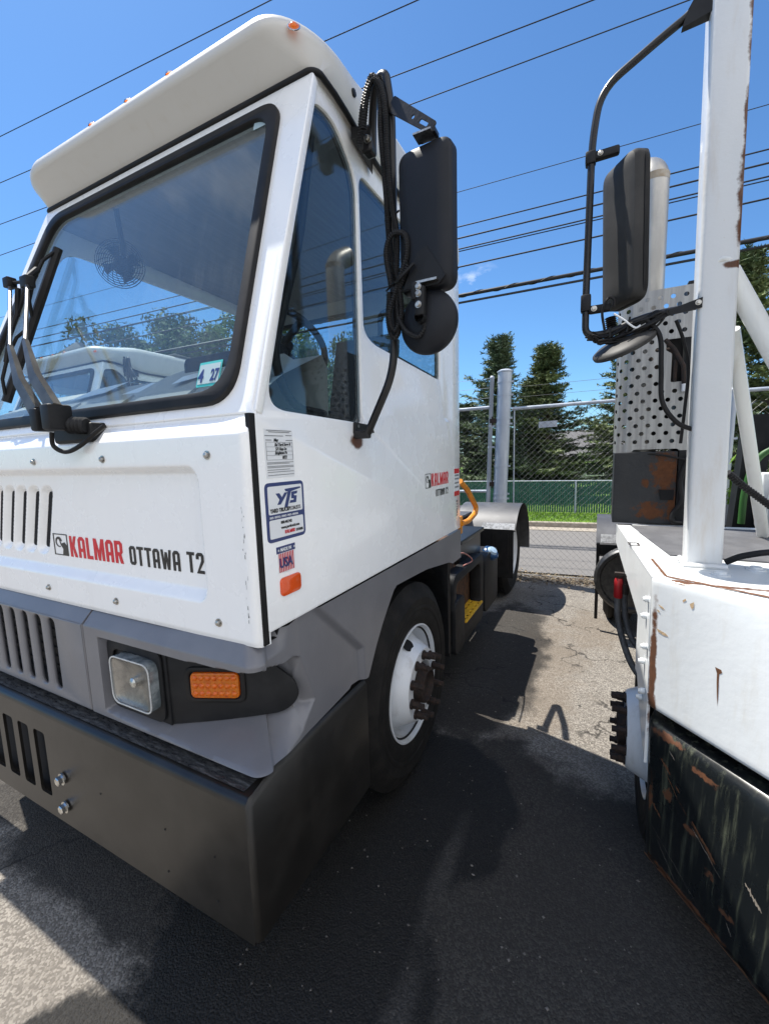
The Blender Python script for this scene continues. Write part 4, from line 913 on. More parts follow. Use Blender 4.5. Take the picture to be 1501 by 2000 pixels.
# -- wheels
def wheel(parent, xo, y, z=.495, side=1, steer=True, Rt=.505, dark=False, rimmat=None, tyremat=None, wname='wheel', pop=0):
    """xo: outer sidewall plane, side=+1 outer face towards +x"""
    S = side; wr = rimmat or M['rim']; Rb = .505
    bm = bmesh.new(); wT = .275
    prof = [(-.035, .268), (-.010, .302), (.0, .335), (-.002, .366), (.002, .372), (.003, .385), (.0005, .392), (.002, .40), (.0025, .43), (-.001, .436), (-.004, .444), (-.009, .452), (-.022, .475), (-.034, .494), (-.042, Rb)]
    for g in (-.085, -.13, -.175, -.22): prof += [(g+.006, Rb), (g+.004, Rb-.014), (g-.006, Rb-.014), (g-.008, Rb)]
    prof += [(-wT+.04, Rb-.004), (-wT+.02, .480), (-wT, .42), (-wT, .33), (-wT+.02, .290)]
    lathe(bm, [(S*a, r) for a, r in prof], (xo, y, z), 'X', 72)
    KM = Matrix.Translation((xo, y, z)) @ Matrix.Scale(Rt/.505, 4) @ Matrix.Translation((-xo, -y, -z)); R0 = Rt
    xf(bm, KM); wh = obj(wname, bm, tyremat or M['tyre'], parent, 30, True)
    bm = bmesh.new()
    if steer: p = [(-.03, .290), (-.010, .293), (-.008, -.0+.286), (-.020, .278), (-.10, .262), (-.108, .252), (-.112+pop*.5, .240), (-.030+pop, .186), (-.016+pop, .176), (-.016+pop, .118), (-.03+pop, .112), (-.06, .105)]
    else: p = [(-.03, .290), (-.010, .293), (-.008, -.0+.286), (-.020, .278), (-.035, .268), (-.037, .27), (-.038, .2), (-.038, .0)]
    lathe(bm, [(S*a, r) for a, r in p], (xo, y, z), 'X', 64)
    if steer:
        for a in (101, 281):   # hand holes cut as dark ovals in the disc
            c = Vector((xo-S*(.066-pop*.77), y+math.cos(R(a))*.212, z+math.sin(R(a))*.212)); rad = Vector((0, math.cos(R(a)), math.sin(R(a)))); nrm = Vector((S*.64, 0, 0))+rad*.77; nrm.normalize()
            tn = nrm.cross(Vector((0, -rad.z, rad.y))).normalized(); tv = Vector((0, -rad.z, rad.y))
            vs = [bm.verts.new(c+nrm*.0035+tn*math.cos(q)*.034+tv*math.sin(q)*.036) for q in np.linspace(0, 2*math.pi, 20)[:-1]]; bm.faces.new(vs).material_index = 1
    xf(bm, KM); obj('rim', bm, [wr, M['dark']], wh, 35)
    if steer:
        bm = bmesh.new(); lathe(bm, [(S*(a+pop), r) for a, r in ((-.06, .112), (-.01, .090), (.015, .086), (.02, .072), (-.01, .062), (-.01, 0))], (xo, y, z), 'X', 24); xf(bm, KM); obj('hub', bm, M['rustbolt'], wh, 40)
        for k in range(10):
            a = R(k*36+12); q = (xo-S*(.018-pop), y+math.cos(a)*.1475, z+math.sin(a)*.1475); bm = bmesh.new()
            tube(bm, [q, (q[0]+S*.010, q[1], q[2])], .024, 12); tube(bm, [(q[0]+S*.008, q[1], q[2]), (q[0]+S*.042, q[1], q[2])], .0185, 6); tube(bm, [(q[0]+S*.038, q[1], q[2]), (q[0]+S*.066, q[1], q[2])], .0145, 8)
            xf(bm, KM); obj('lug_nut', bm, M['rustbolt'], wh, 30)
    return wh
FZ = .443; wheel(T, -.0, 2.225, FZ, Rt=.598, pop=.046)
wheel(T, -2.43, 2.215, FZ, side=-1, Rt=.598)
RY = 5.98
wheel(T, -.10, RY, FZ, steer=False, Rt=.598)
wheel(T, -.47, RY, FZ, steer=False, Rt=.598, wname='inner_wheel'); wheel(T, -2.42, RY, FZ, steer=False, side=-1, Rt=.598)
# arch liner, rear flap, frame
bm = bmesh.new(); lathe(bm, [(-.62, .66), (-.03, .66)], (0, 2.26, .48), 'X', 20, a0=R(-5), a1=R(185)); box(bm, -.63, -.60, 1.66, 2.9, .5, 1.2); box(bm, -.60, -.035, 2.93, 2.95, .30, 1.10); box(bm, -.60, -.03, 1.63, 1.645, .25, 1.1)
obj('wheel_arch', bm, M['plastic'], T)
bm = bmesh.new(); box(bm, -.58, -.05, 3.00, 3.03, .24, 1.06, .004); obj('mud_flap', bm, M['rubber'], T)
bm = bmesh.new(); box(bm, -1.72, -1.60, 1.0, 6.3, .72, 1.0); box(bm, -.88, -.76, 1.0, 6.3, .72, 1.0); box(bm, -1.6, -.88, 1.2, 1.32, .7, .95); box(bm, -2.3, -.2, 5.92, 6.04, .38, .50); box(bm, -2.2, -.25, 2.2, 2.32, .42, .54); box(bm, -1.6, -.9, 1.2, 2.6, .6, 1.2, .05)
box(bm, -1.75, -.60, 3.15, 4.3, .45, .95, .03); tube(bm, [(-1.24, 2.6, .75), (-1.24, 5.4, .62)], .06, 10); obj('chassis', bm, M['black'], T)
# rear deck plate + steps + battery box
def rbx(bm, x0, x1, y0, y1, z0, z1, r):
    pl = plate([rrect(y0, y1, z0, z1, r, 7)], x1-x0, .012, lambda u, v, w: ((x0+x1)/2+w, u, v)); 
    me = bpy.data.meshes.new('t'); pl.to_mesh(me); pl.free(); bm.from_mesh(me); bpy.data.meshes.remove(me)
bm = bmesh.new()
frame_out = rrect(3.08, 4.02, .20, .86, .10, 7); frame_in = rrect(3.16, 3.90, .38, .78, .07, 6)
pl = plate([frame_out, frame_in], .10, .012, lambda u, v, w: (-.09+w, u, v)); stp = obj('step_box', pl, M['plastic'], T, 40)
bm = bmesh.new(); box(bm, -.58, -.15, 3.10, 4.0, .22, .84); obj('box_inner', bm, pm('brown rusty inner plate', (.10, .045, .02), (.03, .018, .012), 20, .8), stp)
bm = bmesh.new(); rbx(bm, -.30, -.025, 3.08, 3.34, .20, .66, .08); obj('air_tank', bm, M['plastic'], T, 40)
bm = bmesh.new(); 
pl = plate([[(3.36, -.30), (3.92, -.30), (3.92, -.02), (3.36, -.02)]]+[rrect(3.40+.085*i, 3.45+.085*i, -.26+.065*j, -.235+.065*j, .008, 2) for i in range(6) for j in range(4)], .015, 0, lambda u, v, w: (v, u, .395+w)); obj('step_tread', pl, M['yellow'], T)
bm = bmesh.new(); rbx(bm, -.40, -.03, 4.05, 4.62, .22, .80, .10); tk = obj('fuel_tank', bm, M['plastic'], T, 40)
bm = bmesh.new(); lathe(bm, [(0, .085), (.035, .085), (.05, .070), (.05, 0)], (0, 0, 0), 'Z', 28); lathe(bm, [(.052, .055), (.075, .042), (.08, 0)], (0, 0, 0), 'Z', 24, mi=1); xf(bm, Matrix.Translation((-.06, 4.36, .76)) @ Vector((.62, -.25, .75)).to_track_quat('Z', 'Y').to_matrix().to_4x4()); obj('fuel_cap', bm, [M['blue'], pm('pale blue cap', (.35, .48, .62), rough=.35)], tk, 40)
bm = bmesh.new(); box(bm, -.75, -.10, 3.50, 4.30, 1.02, 1.06, .01); box(bm, -.72, -.13, 3.54, 4.26, .80, 1.02, .01); obj('battery_cover', bm, M['black'], T)
bm = bmesh.new(); box(bm, -.40, -.14, 3.20, 3.42, .84, 1.12, .01); obj('valve_box', bm, pm('brown rusty steel', (.11, .05, .022), (.05, .03, .02), 12, .8), T)
obj('hazard_tag', plate([rrect(-.16, -.10, .98, 1.04, .004)], .002, 0, FRONT(3.17)), M['paper'], T)
bm = bmesh.new(); tube(bm, fillet([(.0, 3.16, 1.27), (.015, 3.30, 1.27), (.02, 3.50, 1.31), (.02, 3.52, 1.36), (.01, 3.30, 1.52), (-.005, 3.15, 1.60)], .05), .022, 10); box(bm, -.02, .004, 3.135, 3.19, 1.19, 1.33, .006); obj('grab_handle', bm, M['orange'], T, 50)
bm = bmesh.new(); tube(bm, spline([(-.06, 3.14, 1.02), (-.05, 3.4, .98), (-.04, 3.62, .87), (-.06, 3.4, .87)], 6), .006, 6); obj('cable', bm, pm('pink cable', (.45, .20, .17), rough=.5), T)
# rear fender
bm = bmesh.new()
prof = [(RY+math.cos(R(a))*.665, .455+math.sin(R(a))*.665) for a in range(-6, 147, 8)]
top = prof+[(5.405, .835)]
ridge(bm, top, -.78, .015); ridge(bm, [(y, z-.012) for y, z in top], -.78, .015)
fl = obj('rear_fender', bm, M['fender'], T, 40)
bm = bmesh.new(); hexa(bm, [(-.40, 5.392, .842), (.010, 5.392, .842), (.010, 5.437, .915), (-.40, 5.437, .915), (-.40, 5.384, .848), (.010, 5.384, .848), (.010, 5.429, .921), (-.40, 5.429, .921)]); obj('fender_patch', bm, M['foil'], fl)
bm = bmesh.new(); box(bm, -.70, .0, 5.390, 5.402, .22, .845, .003)
for x in (-.60, -.43, -.26, -.08): box(bm, x, x+.02, 5.376, 5.390, .28, .79, .004)
obj('fender_flap', bm, M['rubber'], T)
bm = bmesh.new(); box(bm, -1.75, -.60, 4.6, 6.3, 1.0, 1.03); obj('deck_plate', bm, M['fender'], T)
# exhaust behind the cab
bm = bmesh.new(); tube(bm, fillet([(-2.15, 3.35, 1.0), (-2.15, 3.35, 3.20), (-2.15, 3.50, 3.32)], .1), .065, 16); xs_ = obj('exhaust_stack', bm, M['stack'], T, 50)
bm = bmesh.new(); box(bm, -2.30, -1.98, 3.22, 3.50, 1.0, 2.60, .03); obj('stack_shield', bm, M['plastic'], xs_)
bm = bmesh.new(); box(bm, -2.42, -1.80, 1.12, 3.13, .60, 1.24, .02); box(bm, -2.42, -2.25, 1.09, 1.9, 1.24, 1.93, .02); obj('side_deck', bm, M['gray'], T)

def split_pieces(names, rootobj):
    def walk(o):
        yield o
        for c in o.children: yield from walk(c)
    for o in list(walk(rootobj)):
        base = o.name.split('.')[0]
        if o.type != 'MESH' or base not in names: continue
        me = o.data; n = len(me.vertices); par = list(range(n))
        def find(a):
            while par[a] != a: par[a] = par[par[a]]; a = par[a]
            return a
        for e in me.edges:
            a, b = find(e.vertices[0]), find(e.vertices[1])
            if a != b: par[a] = b
        isl = {}
        for i in range(n): isl.setdefault(find(i), []).append(i)
        L = [[set(v), [min(me.vertices[i].co[k] for i in v)-.003 for k in range(3)], [max(me.vertices[i].co[k] for i in v)+.003 for k in range(3)]] for v in isl.values()]
        ch = True
        while ch:
            ch = False
            for i in range(len(L)):
                for j in range(i+1, len(L)):
                    if all(L[i][1][k] <= L[j][2][k] and L[j][1][k] <= L[i][2][k] for k in range(3)):
                        L[i] = [L[i][0] | L[j][0], [min(L[i][1][k], L[j][1][k]) for k in range(3)], [max(L[i][2][k], L[j][2][k]) for k in range(3)]]; L.pop(j); ch = True; break
                if ch: break
        if len(L) < 2: continue
        for q in L[1:]:
            c = o.copy(); c.data = me.copy(); col.objects.link(c)
            bm = bmesh.new(); bm.from_mesh(c.data); bm.verts.ensure_lookup_table(); bmesh.ops.delete(bm, geom=[v for v in bm.verts if v.index not in q[0]], context='VERTS'); bm.to_mesh(c.data); bm.free()
        keep = L[0][0]; bm = bmesh.new(); bm.from_mesh(me); bm.verts.ensure_lookup_table(); bmesh.ops.delete(bm, geom=[v for v in bm.verts if v.index not in keep], context='VERTS'); bm.to_mesh(me); bm.free()
PIECES = ('arm_bracket', 'arm_joint', 'mirror_tab', 'bracket_bolt', 'clamp_bolt', 'arm_bolt', 'mirror_clamp', 'bolt_hole', 'hinge', 'label_band', 'valve_fitting', 'rust_spot', 'rust_scrape', 'bare_spot', 'guard_inner', 'scuff_mark', 'loose_paper')
split_pieces(PIECES, T)
TS = .921                                       # parts above come from image coordinates; whole truck scaled down about the camera position
T.scale = (TS, TS, TS); T.location = (-.754, 2.026, 0)
# ---- another truck of the same kind beyond the left window
def copy_tree(o, parent=None, off=None):
    c = o.copy(); col.objects.link(c)
    if parent is None: c.location = o.location+off
    else: c.parent = parent
    for ch in list(o.children): copy_tree(ch, c)
    return c
T2 = copy_tree(T, None, Vector((-3.13, -.44, 0)))
T2['label'] = 'white yard truck standing in the next bay, glimpsed through the clean truck\'s windscreen'
T['group'] = T2['group'] = 'white yard trucks of the same kind'

# ================================================================= OLDER YARD TRUCK on the right
Q = root('yard_truck', 'old white yard truck with rust streaks, open deck and square corner post', 'truck', (2.3, 3.0, 0))
dx_, dy_ = .072, -1.0                       # its own long axis, slightly turned
# side channel and deck frame
def seg(bm, p, q, z0, z1, th, side):
    """vertical strip from p to q (xy), thickness th towards `side` (unit xy)"""
    P = [(p[0], p[1]), (q[0], q[1]), (q[0]+side[0]*th, q[1]+side[1]*th), (p[0]+side[0]*th, p[1]+side[1]*th)]
    hexa(bm, [(x, y, z0) for x, y in P]+[(x, y, z1) for x, y in P])
A_, B_ = (1.130, 1.735), (1.047, 2.965)
bm = bmesh.new()
# channel: top flange, web tapering to the rear
hexa(bm, [(1.127, 1.76, 1.06), (1.047, 2.965, 1.235), (1.062, 2.966, 1.235), (1.142, 1.76, 1.06), (1.127, 1.76, 1.342), (1.047, 2.965, 1.342), (1.062, 2.966, 1.342), (1.142, 1.76, 1.342)])
seg(bm, (1.126, 1.745), B_, 1.336, 1.349, .085, (1, 0)); seg(bm, B_, (3.3, 3.10), 1.30, 1.349, .05, (0, -1))
bmesh.ops.bevel(bm, geom=bm.edges[:], offset=.003, segments=2, affect='EDGES')
# vertical side bracket behind the bumper with a flange
seg(bm, (1.131, 1.76), (1.110, 2.03), .86, 1.33, .010, (1, 0)); hexa(bm, [(1.131, 1.75, .62), (1.124, 1.86, .70), (1.134, 1.86, .70), (1.141, 1.75, .62), (1.131, 1.75, .9), (1.112, 2.03, .9), (1.122, 2.03, .9), (1.141, 1.75, .9)])
ch = obj('side_channel', bm, M['rwhite'], Q)
for y, z in ((1.80, 1.245), (1.83, 1.17), (1.80, 1.06), (1.835, .985), (1.80, .88), (1.845, .83)):
    bm = bmesh.new(); tube(bm, [(1.130-(y-1.76)*.072, y, z), (1.115-(y-1.76)*.072, y, z)], .012, 10); tube(bm, [(1.118-(y-1.76)*.07, y, z), (1.108-(y-1.76)*.07, y, z)], .008, 8); obj('bolt', bm, M['rwhite'], Q, 40)
# raised weld marks on the channel top
wl = text('C3', .075, lambda u, v, w: (1.083+v*.9+(u*-.06), 2.28+u*1.0, 1.350+w), .001); obj('deck_marks', wl, M['rustbolt'], ch)
bm = bmesh.new(); hexa(bm, [(1.14, 1.735, 1.30), (3.3, .98, 1.30), (3.3, 2.95, 1.30), (1.055, 2.95, 1.30), (1.14, 1.735, 1.345), (3.3, .98, 1.345), (3.3, 2.95, 1.345), (1.055, 2.95, 1.345)]); obj('deck', bm, M['rwhite'], Q)
bm = bmesh.new(); P = [(1.225, 2.13), (3.2, 2.02), (3.2, 2.93), (1.118, 2.915)]
hexa(bm, [(x, y, 1.3455) for x, y in P]+[(x, y, 1.351) for x, y in P]); obj('grip_sheet', bm, M['grip'], Q)
for x, y in ((1.225, 2.035), (1.345, 1.865), (1.475, 1.985), (1.62, 2.0)):
    bm = bmesh.new(); lathe(bm, [(0, .030), (.004, .030), (.005, .020), (.012, .018), (.015, .0)], (x, y, 1.345), 'Z', 20); obj('bolt', bm, M['rwhite'], Q, 40)
# angled front plate (white) and black bumper below, folded from the same line
def strip(bm, tl, tr, bl, br, n=14, curl=0):
    pass
def pl_pt(t, z):
    """face line: top rakes back; t=0 at the outer corner"""
    k = max(0, (1.348-z)/1.098)
    x = 1.130+.026*k + t*(.262+.006*k); y = 1.735 - t*(.165+.215*k**.8)
    return x, y
bm = bmesh.new(); rows = []
zs = [1.350, 1.349, 1.346, 1.340, 1.330, 1.315, 1.25, 1.15, 1.05, .95, .880, .866, .856, .850]
inn = [.030, .018, .009, .004, .001, 0, 0, 0, 0, 0, 0, 0, .004, .014]
ts = [-.05, -.045, -.03, 0]+list(np.linspace(.08, 7.2, 24)); tin = [.05, .022, .006, 0]+[0]*24
for z, a in zip(zs, inn):
    r = []
    for t, b in zip(ts, tin):
        x, y = pl_pt(t, z); r.append(bm.verts.new((x+.3*a+.4*b, y+.8*a+.8*b, z)))
    rows.append(r)
for a, b in zip(rows, rows[1:]):
    for i in range(len(a)-1): bm.faces.new((a[i], a[i+1], b[i+1], b[i]))
fp = obj('front_plate', bm, M['rwhite'], Q, 50, True)
# rust line where the deck meets the plate, rust streak under an old screw hole
def streakmat(name, a, b):
    m, n, p = nodes(name); n.links.new(mixc(n, noise(n, 60, 5, .75), a, b), p.inputs['Base Color']); p.inputs['Roughness'].default_value = .85; bump(n, p, noise(n, 90, 4), .6, .003); return m
M['rust'] = streakmat('flaky rust', (.19, .075, .028), (.06, .028, .014)); M['rustpale'] = streakmat('rust stain', (.42, .24, .10), (.62, .50, .34))
bm = bmesh.new(); P0, P1 = Vector((1.170, 1.760, 1.3505)), Vector((2.1, 1.19, 1.3505)); d = (P1-P0).normalized(); n_ = Vector((-d.y, d.x, 0)); r1 = []; r2_ = []; 
for k in range(90):
    p = P0.lerp(P1, k/89); r1.append(bm.verts.new(p+n_*(.004+.004*rng.random()))); r2_.append(bm.verts.new(p-n_*(.004+.009*rng.random()*(1+math.sin(k*.3)*.6))-Vector((0, 0, .001))))
for k in range(89): bm.faces.new((r1[k], r2_[k], r2_[k+1], r1[k+1]))
P0, P1 = Vector((1.170, 1.760, 1.3505)), Vector((1.150, 2.03, 1.3505))
r1 = []; r2_ = []
for k in range(20):
    p = P0.lerp(P1, k/19); r1.append(bm.verts.new(p+Vector((.004, 0, 0)))); r2_.append(bm.verts.new(p-Vector((.004+.004*rng.random(), 0, 0))))
for k in range(19): bm.faces.new((r1[k], r2_[k], r2_[k+1], r1[k+1]))
obj('rust_seam', bm, M['rust'], fp)
bm = bmesh.new()
def on_plate(t, z, o=.0015): x, y = pl_pt(t, z); return (x-.5*o, y-.85*o, z)
poly = [(-.022, 1.110), (.030, 1.108), (.036, 1.100), (.012, 1.092), (.008, 1.06), (.004, 1.02), (.0, .99), (-.005, 1.02), (-.008, 1.06), (-.006, 1.092)]
bm.faces.new([bm.verts.new(on_plate(.62+a, z)) for a, z in poly]); obj('rust_streak', bm, M['rust'], fp)
bm = bmesh.new()
for poly in ([(.052, 1.255), (.10, 1.250), (.13, 1.240), (.09, 1.243)], [(.045, 1.235), (.07, 1.232), (.075, 1.226), (.05, 1.228)], [(.30, 1.292), (.33, 1.300), (.335, 1.294), (.305, 1.285)], [(.37, 1.286), (.41, 1.296), (.405, 1.276), (.39, 1.270), (.375, 1.278)], [(.045, 1.165), (.14, 1.158), (.17, 1.150), (.12, 1.148), (.06, 1.155)]):
    bm.faces.new([bm.verts.new(on_plate(a, z)) for a, z in poly])
obj('rust_spot', bm, M['rustpale'], fp)
# bumper
bm = bmesh.new(); rows = []
zs = [.800, .806, .804, .792, .77, .74, .70, .6, .5, .4, .33, .27, .245, .240]
inn = [.16, .075, .045, .018, .006, .001, 0, 0, 0, 0, 0, 0, .006, .03]
ts = [-.07, -.06, -.045, -.02, .01, .04]+list(np.linspace(.12, 7.2, 24)); tin = [.12, .06, .025, .006, 0, 0]+[0]*24
for z, a in zip(zs, inn):
    r = []
    for t, b in zip(ts, tin):
        x, y = pl_pt(t, z); r.append(bm.verts.new((x+.4*a+.45*b, y+.75*a+.9*b, z)))
    rows.append(r)
for a, b in zip(rows, rows[1:]):
    for i in range(len(a)-1): bm.faces.new((a[i], a[i+1], b[i+1], b[i]))
ob_ = obj('bumper', bm, M['bumperold'], Q, 50, True)
def scratches(nm, polys, mat, o=.002):
    bm = bmesh.new()
    for poly in polys: bm.faces.new([bm.verts.new(on_plate(a, z, o)) for a, z in poly])
    return obj(nm, bm, mat, ob_)
def gash(t0, z0, t1, z1, w_, n=22):
    u = []; l = []
    for k in range(n):
        q = k/(n-1); c = w_*(math.sin(math.pi*q)**.5)*(.5+.9*rng.random()); t = t0+(t1-t0)*q; z = z0+(z1-z0)*q+rng.normal()*.0012
        u.append((t, z+c*rng.uniform(.1, .75))); l.append((t, z-c*rng.uniform(.1, .75)))
    return u+l[::-1]
scratches('rust_scrape', [gash(.16, .655, .30, .585, .006), gash(.30, .585, .62, .48, .003), gash(.12, .69, .22, .655, .0165), gash(.42, .555, .62, .485, .015), gash(.02, .50, .14, .455, .010), gash(.27, .63, .31, .615, .010), gash(.55, .51, .60, .475, .014), gash(.02, .62, .05, .53, .010)], M['rust'])
scratches('bare_spot', [gash(.83, .515, .94, .475, .014), gash(.42, .535, .66, .455, .004), gash(.10, .36, .30, .27, .002), gash(.02, .40, .5, .28, .0012), gash(.7, .34, .74, .31, .006), gash(.2, .74, .26, .72, .006)], streakmat('bare scraped metal', (.30, .26, .21), (.16, .13, .10)))
bm = bmesh.new(); e0 = [Vector((*pl_pt(t, .245), .243)) for t in np.linspace(-.03, 1.9, 46)]
r1 = [bm.verts.new(p+Vector((-.002, -.0035, .010*(1+.9*math.sin(i*1.7)*math.sin(i*.37))))) for i, p in enumerate(e0)]; r2_ = [bm.verts.new(p+Vector((.002, .004, -.006))) for p in e0]
for k in range(45): bm.faces.new((r1[k], r2_[k], r2_[k+1], r1[k+1]))
obj('rust_edge', bm, M['rust'], ob_)
bm = bmesh.new(); hexa(bm, [(1.20, 1.80, .30), (3.3, .95, .30), (3.3, 1.4, .30), (1.20, 1.85, .30), (1.20, 1.80, 1.30), (3.3, 1.15, 1.30), (3.3, 1.5, 1.30), (1.20, 1.85, 1.30)]); box(bm, 1.75, 3.0, 1.9, 5.6, .5, 1.0); box(bm, 1.45, 3.3, 2.6, 3.0, .7, 1.29); box(bm, 1.3, 3.2, 2.05, 2.15, .45, .56); box(bm, 1.35, 3.1, 4.85, 4.95, .45, .56); obj('chassis', bm, M['dark'], Q)
# corner post with braces
bm = bmesh.new()
box(bm, 1.257, 1.371, 1.955, 2.07, 1.352, 3.95, .014, 4)
for v in bm.verts: v.co.x -= .0145*(v.co.z-1.35)
tube(bm, [(1.245+.115*(a%2)*0, 1.95, 1.353) for a in (0,)]+[(1.383, 1.95, 1.353)], .010, 8); tube(bm, [(1.252, 1.95, 1.353), (1.252, 2.08, 1.353)], .010, 8)
pst = obj('corner_post', bm, M['post'], Q, 40)
bm = bmesh.new(); tube(bm, [(1.335, 2.0, 2.42), (1.52, 2.02, 2.05), (1.75, 2.05, 1.60)], .033, 14); tube(bm, [(1.262, 1.99, 2.436), (1.305, 1.955, 2.452), (1.345, 1.965, 2.448), (1.355, 2.02, 2.44)], .009, 8); obj('brace', bm, M['brace'], Q, 50)
bm = bmesh.new(); tube(bm, [(1.375, 2.10, 2.24), (1.68, 2.7, 1.36)], .025, 12); obj('brace', bm, M['brace'], Q, 50)
# mirror arm and mirror heads of the old truck
bm = bmesh.new(); Lp = fillet([(1.215, 1.99, 3.40), (1.19, 1.98, 3.285), (1.10, 1.98, 3.245), (.905, 1.98, 3.145), (.880, 1.98, 2.98), (.874, 1.98, 2.42), (.876, 1.98, 2.262), (.96, 1.98, 2.262), (1.08, 1.97, 2.302), (1.24, 1.98, 2.315)], .075, 7)
tube(bm, Lp, .0135, 12); ma2 = obj('mirror_arm', bm, M['black'], Q, 60)
bm = bmesh.new(); hexa(bm, [(1.150, 1.965, 3.235), (1.236, 1.96, 3.25), (1.236, 2.0, 3.25), (1.150, 1.985, 3.235), (1.165, 1.965, 3.285), (1.236, 1.96, 3.40), (1.236, 2.0, 3.40), (1.165, 1.985, 3.285)])
hexa(bm, [(1.12, 1.955, 2.285), (1.255, 1.95, 2.300), (1.255, 1.957, 2.300), (1.12, 1.962, 2.285), (1.12, 1.955, 2.300), (1.255, 1.95, 2.335), (1.255, 1.957, 2.335), (1.12, 1.962, 2.300)])
box(bm, .858, .895, 1.96, 2.0, 2.895, 2.94, .006); box(bm, .885, .975, 1.965, 1.995, 2.905, 2.935, .008); box(bm, .856, .893, 1.96, 2.0, 2.355, 2.42, .006); box(bm, .885, .965, 1.965, 1.995, 2.345, 2.375, .008); obj('arm_bracket', bm, M['plastic'], ma2, 40)
bm = bmesh.new(); lathe(bm, [(0, .0142), (.028, .0142)], (.877, 1.98, 2.895), 'Z', 14); obj('arm_tape', bm, M['paper'], ma2)
bm = bmesh.new(); hexbolt(bm, (.910, 1.965, 2.92), (0, -1, 0), .007, .008); hexbolt(bm, (.905, 1.965, 2.36), (0, -1, 0), .008, .008); hexbolt(bm, (1.243, 1.95, 2.318), (0, -1, 0), .007, .008); obj('arm_bolt', bm, M['steelbolt'], ma2, 30)
bm, tmm, a, b = mirror_head(.905, 1.095, 2.375, 2.895, 1.97, 0, None); xf(bm, tmm.inverted()); tm2 = Matrix.Translation((.985, 1.99, 2.622)) @ Matrix.Rotation(R(-55), 4, 'Z') @ Matrix.Rotation(R(2), 4, 'X'); xf(bm, tm2)
oh = obj('mirror_head', bm, M['oldmirror'], Q, 30, True)
bm = plate([rrect(-a-.004, a+.004, -b-.004, b+.004, .06, 7), rrect(-a+.010, a-.010, -b+.010, b-.010, .05, 7)], .022, .004, lambda u, v, w: tuple(tm2 @ Vector((u, .036+w, v)))); obj('mirror_rim', bm, M['rubber'], oh, 40)
bm = bmesh.new(); tcm = Matrix.Translation((1.01, 1.975, 2.215)) @ Matrix.Rotation(R(-22), 4, 'Y') @ Matrix.Rotation(R(-66), 4, 'X') @ Matrix.Diagonal((1, .6, 1, 1))
lathe(bm, [(.03, .112), (.012, .115), (.004, .113), (-.012, .095), (-.024, .060), (-.030, .03), (-.032, 0)], (0, 0, 0), 'Y', 40); lathe(bm, [(.03, .112), (.034, 0)], (0, 0, 0), 'Y', 40); xf(bm, tcm); obj('convex_mirror', bm, M['oldmirror'], Q, 50, True)
bm = bmesh.new()
for k in range(9):
    r = rng; o = lambda: rng.normal()*.008
    base = [(.895, 2.250), (.95, 2.235), (1.03, 2.262), (1.11, 2.300), (1.145, 2.292), (1.09, 2.262), (1.0, 2.232), (.93, 2.222)]
    tube(bm, spline([(x+o(), 1.95+o()*.8, z+o()) for x, z in base], 7), .0042, 6)
tube(bm, spline([(1.08, 1.95, 2.29), (1.13, 1.95, 2.22), (1.14, 1.95, 2.10), (1.15, 1.96, 1.98), (1.20, 1.97, 1.90), (1.262, 1.98, 1.865)], 8), .0085, 8)
tube(bm, spline([(1.18, 1.96, 2.27), (1.21, 1.99, 2.20), (1.235, 2.02, 2.10), (1.232, 2.03, 1.95), (1.228, 2.05, 1.82)], 8), .006, 8)
tube(bm, spline([(.945, 1.95, 2.27), (.935, 1.95, 2.34), (.955, 1.945, 2.385), (.975, 1.945, 2.375), (.975, 1.95, 2.35)], 8), .005, 6)
for p, q in (((.965, 1.935, 2.272), (.965, 1.935, 2.235)), ((1.03, 1.935, 2.300), (1.02, 1.935, 2.245))): tube(bm, [p, q], .004, 6)
tube(bm, resample([(.965, 2.02, 2.33), (.975, 2.02, 2.26)], .004), .022, 10, corr=.3)
obj('cable_bundle', bm, M['rubber'], ma2, 60)
bm = bmesh.new(); tube(bm, spline([(.975, 1.925, 2.318), (1.01, 1.925, 2.290), (1.03, 1.925, 2.27), (1.05, 1.925, 2.255), (1.065, 1.925, 2.262)], 5), .0035, 6); obj('cable_tie', bm, M['paper'], ma2)
# exhaust stack, perforated guard and rusty housing
sx_, sy_ = 1.178, 3.20
bm = bmesh.new(); tube(bm, fillet([(sx_, sy_, 1.4), (sx_, sy_, 3.42), (sx_-.06, sy_+.12, 3.50)], .09, 8), .078, 28); st_ = obj('exhaust_stack', bm, M['stack'], Q, 60)
bm = bmesh.new(); 
hh_ = [(sx_+math.cos(a)*.0, 0, 0) for a in (0,)]
for v in range(1): lathe(bm, [(3.36, .0785), (3.40, .0782)], (sx_, sy_, 0), 'Z', 28)
obj('heat_stain', bm, M['stackrust'], st_, 60)
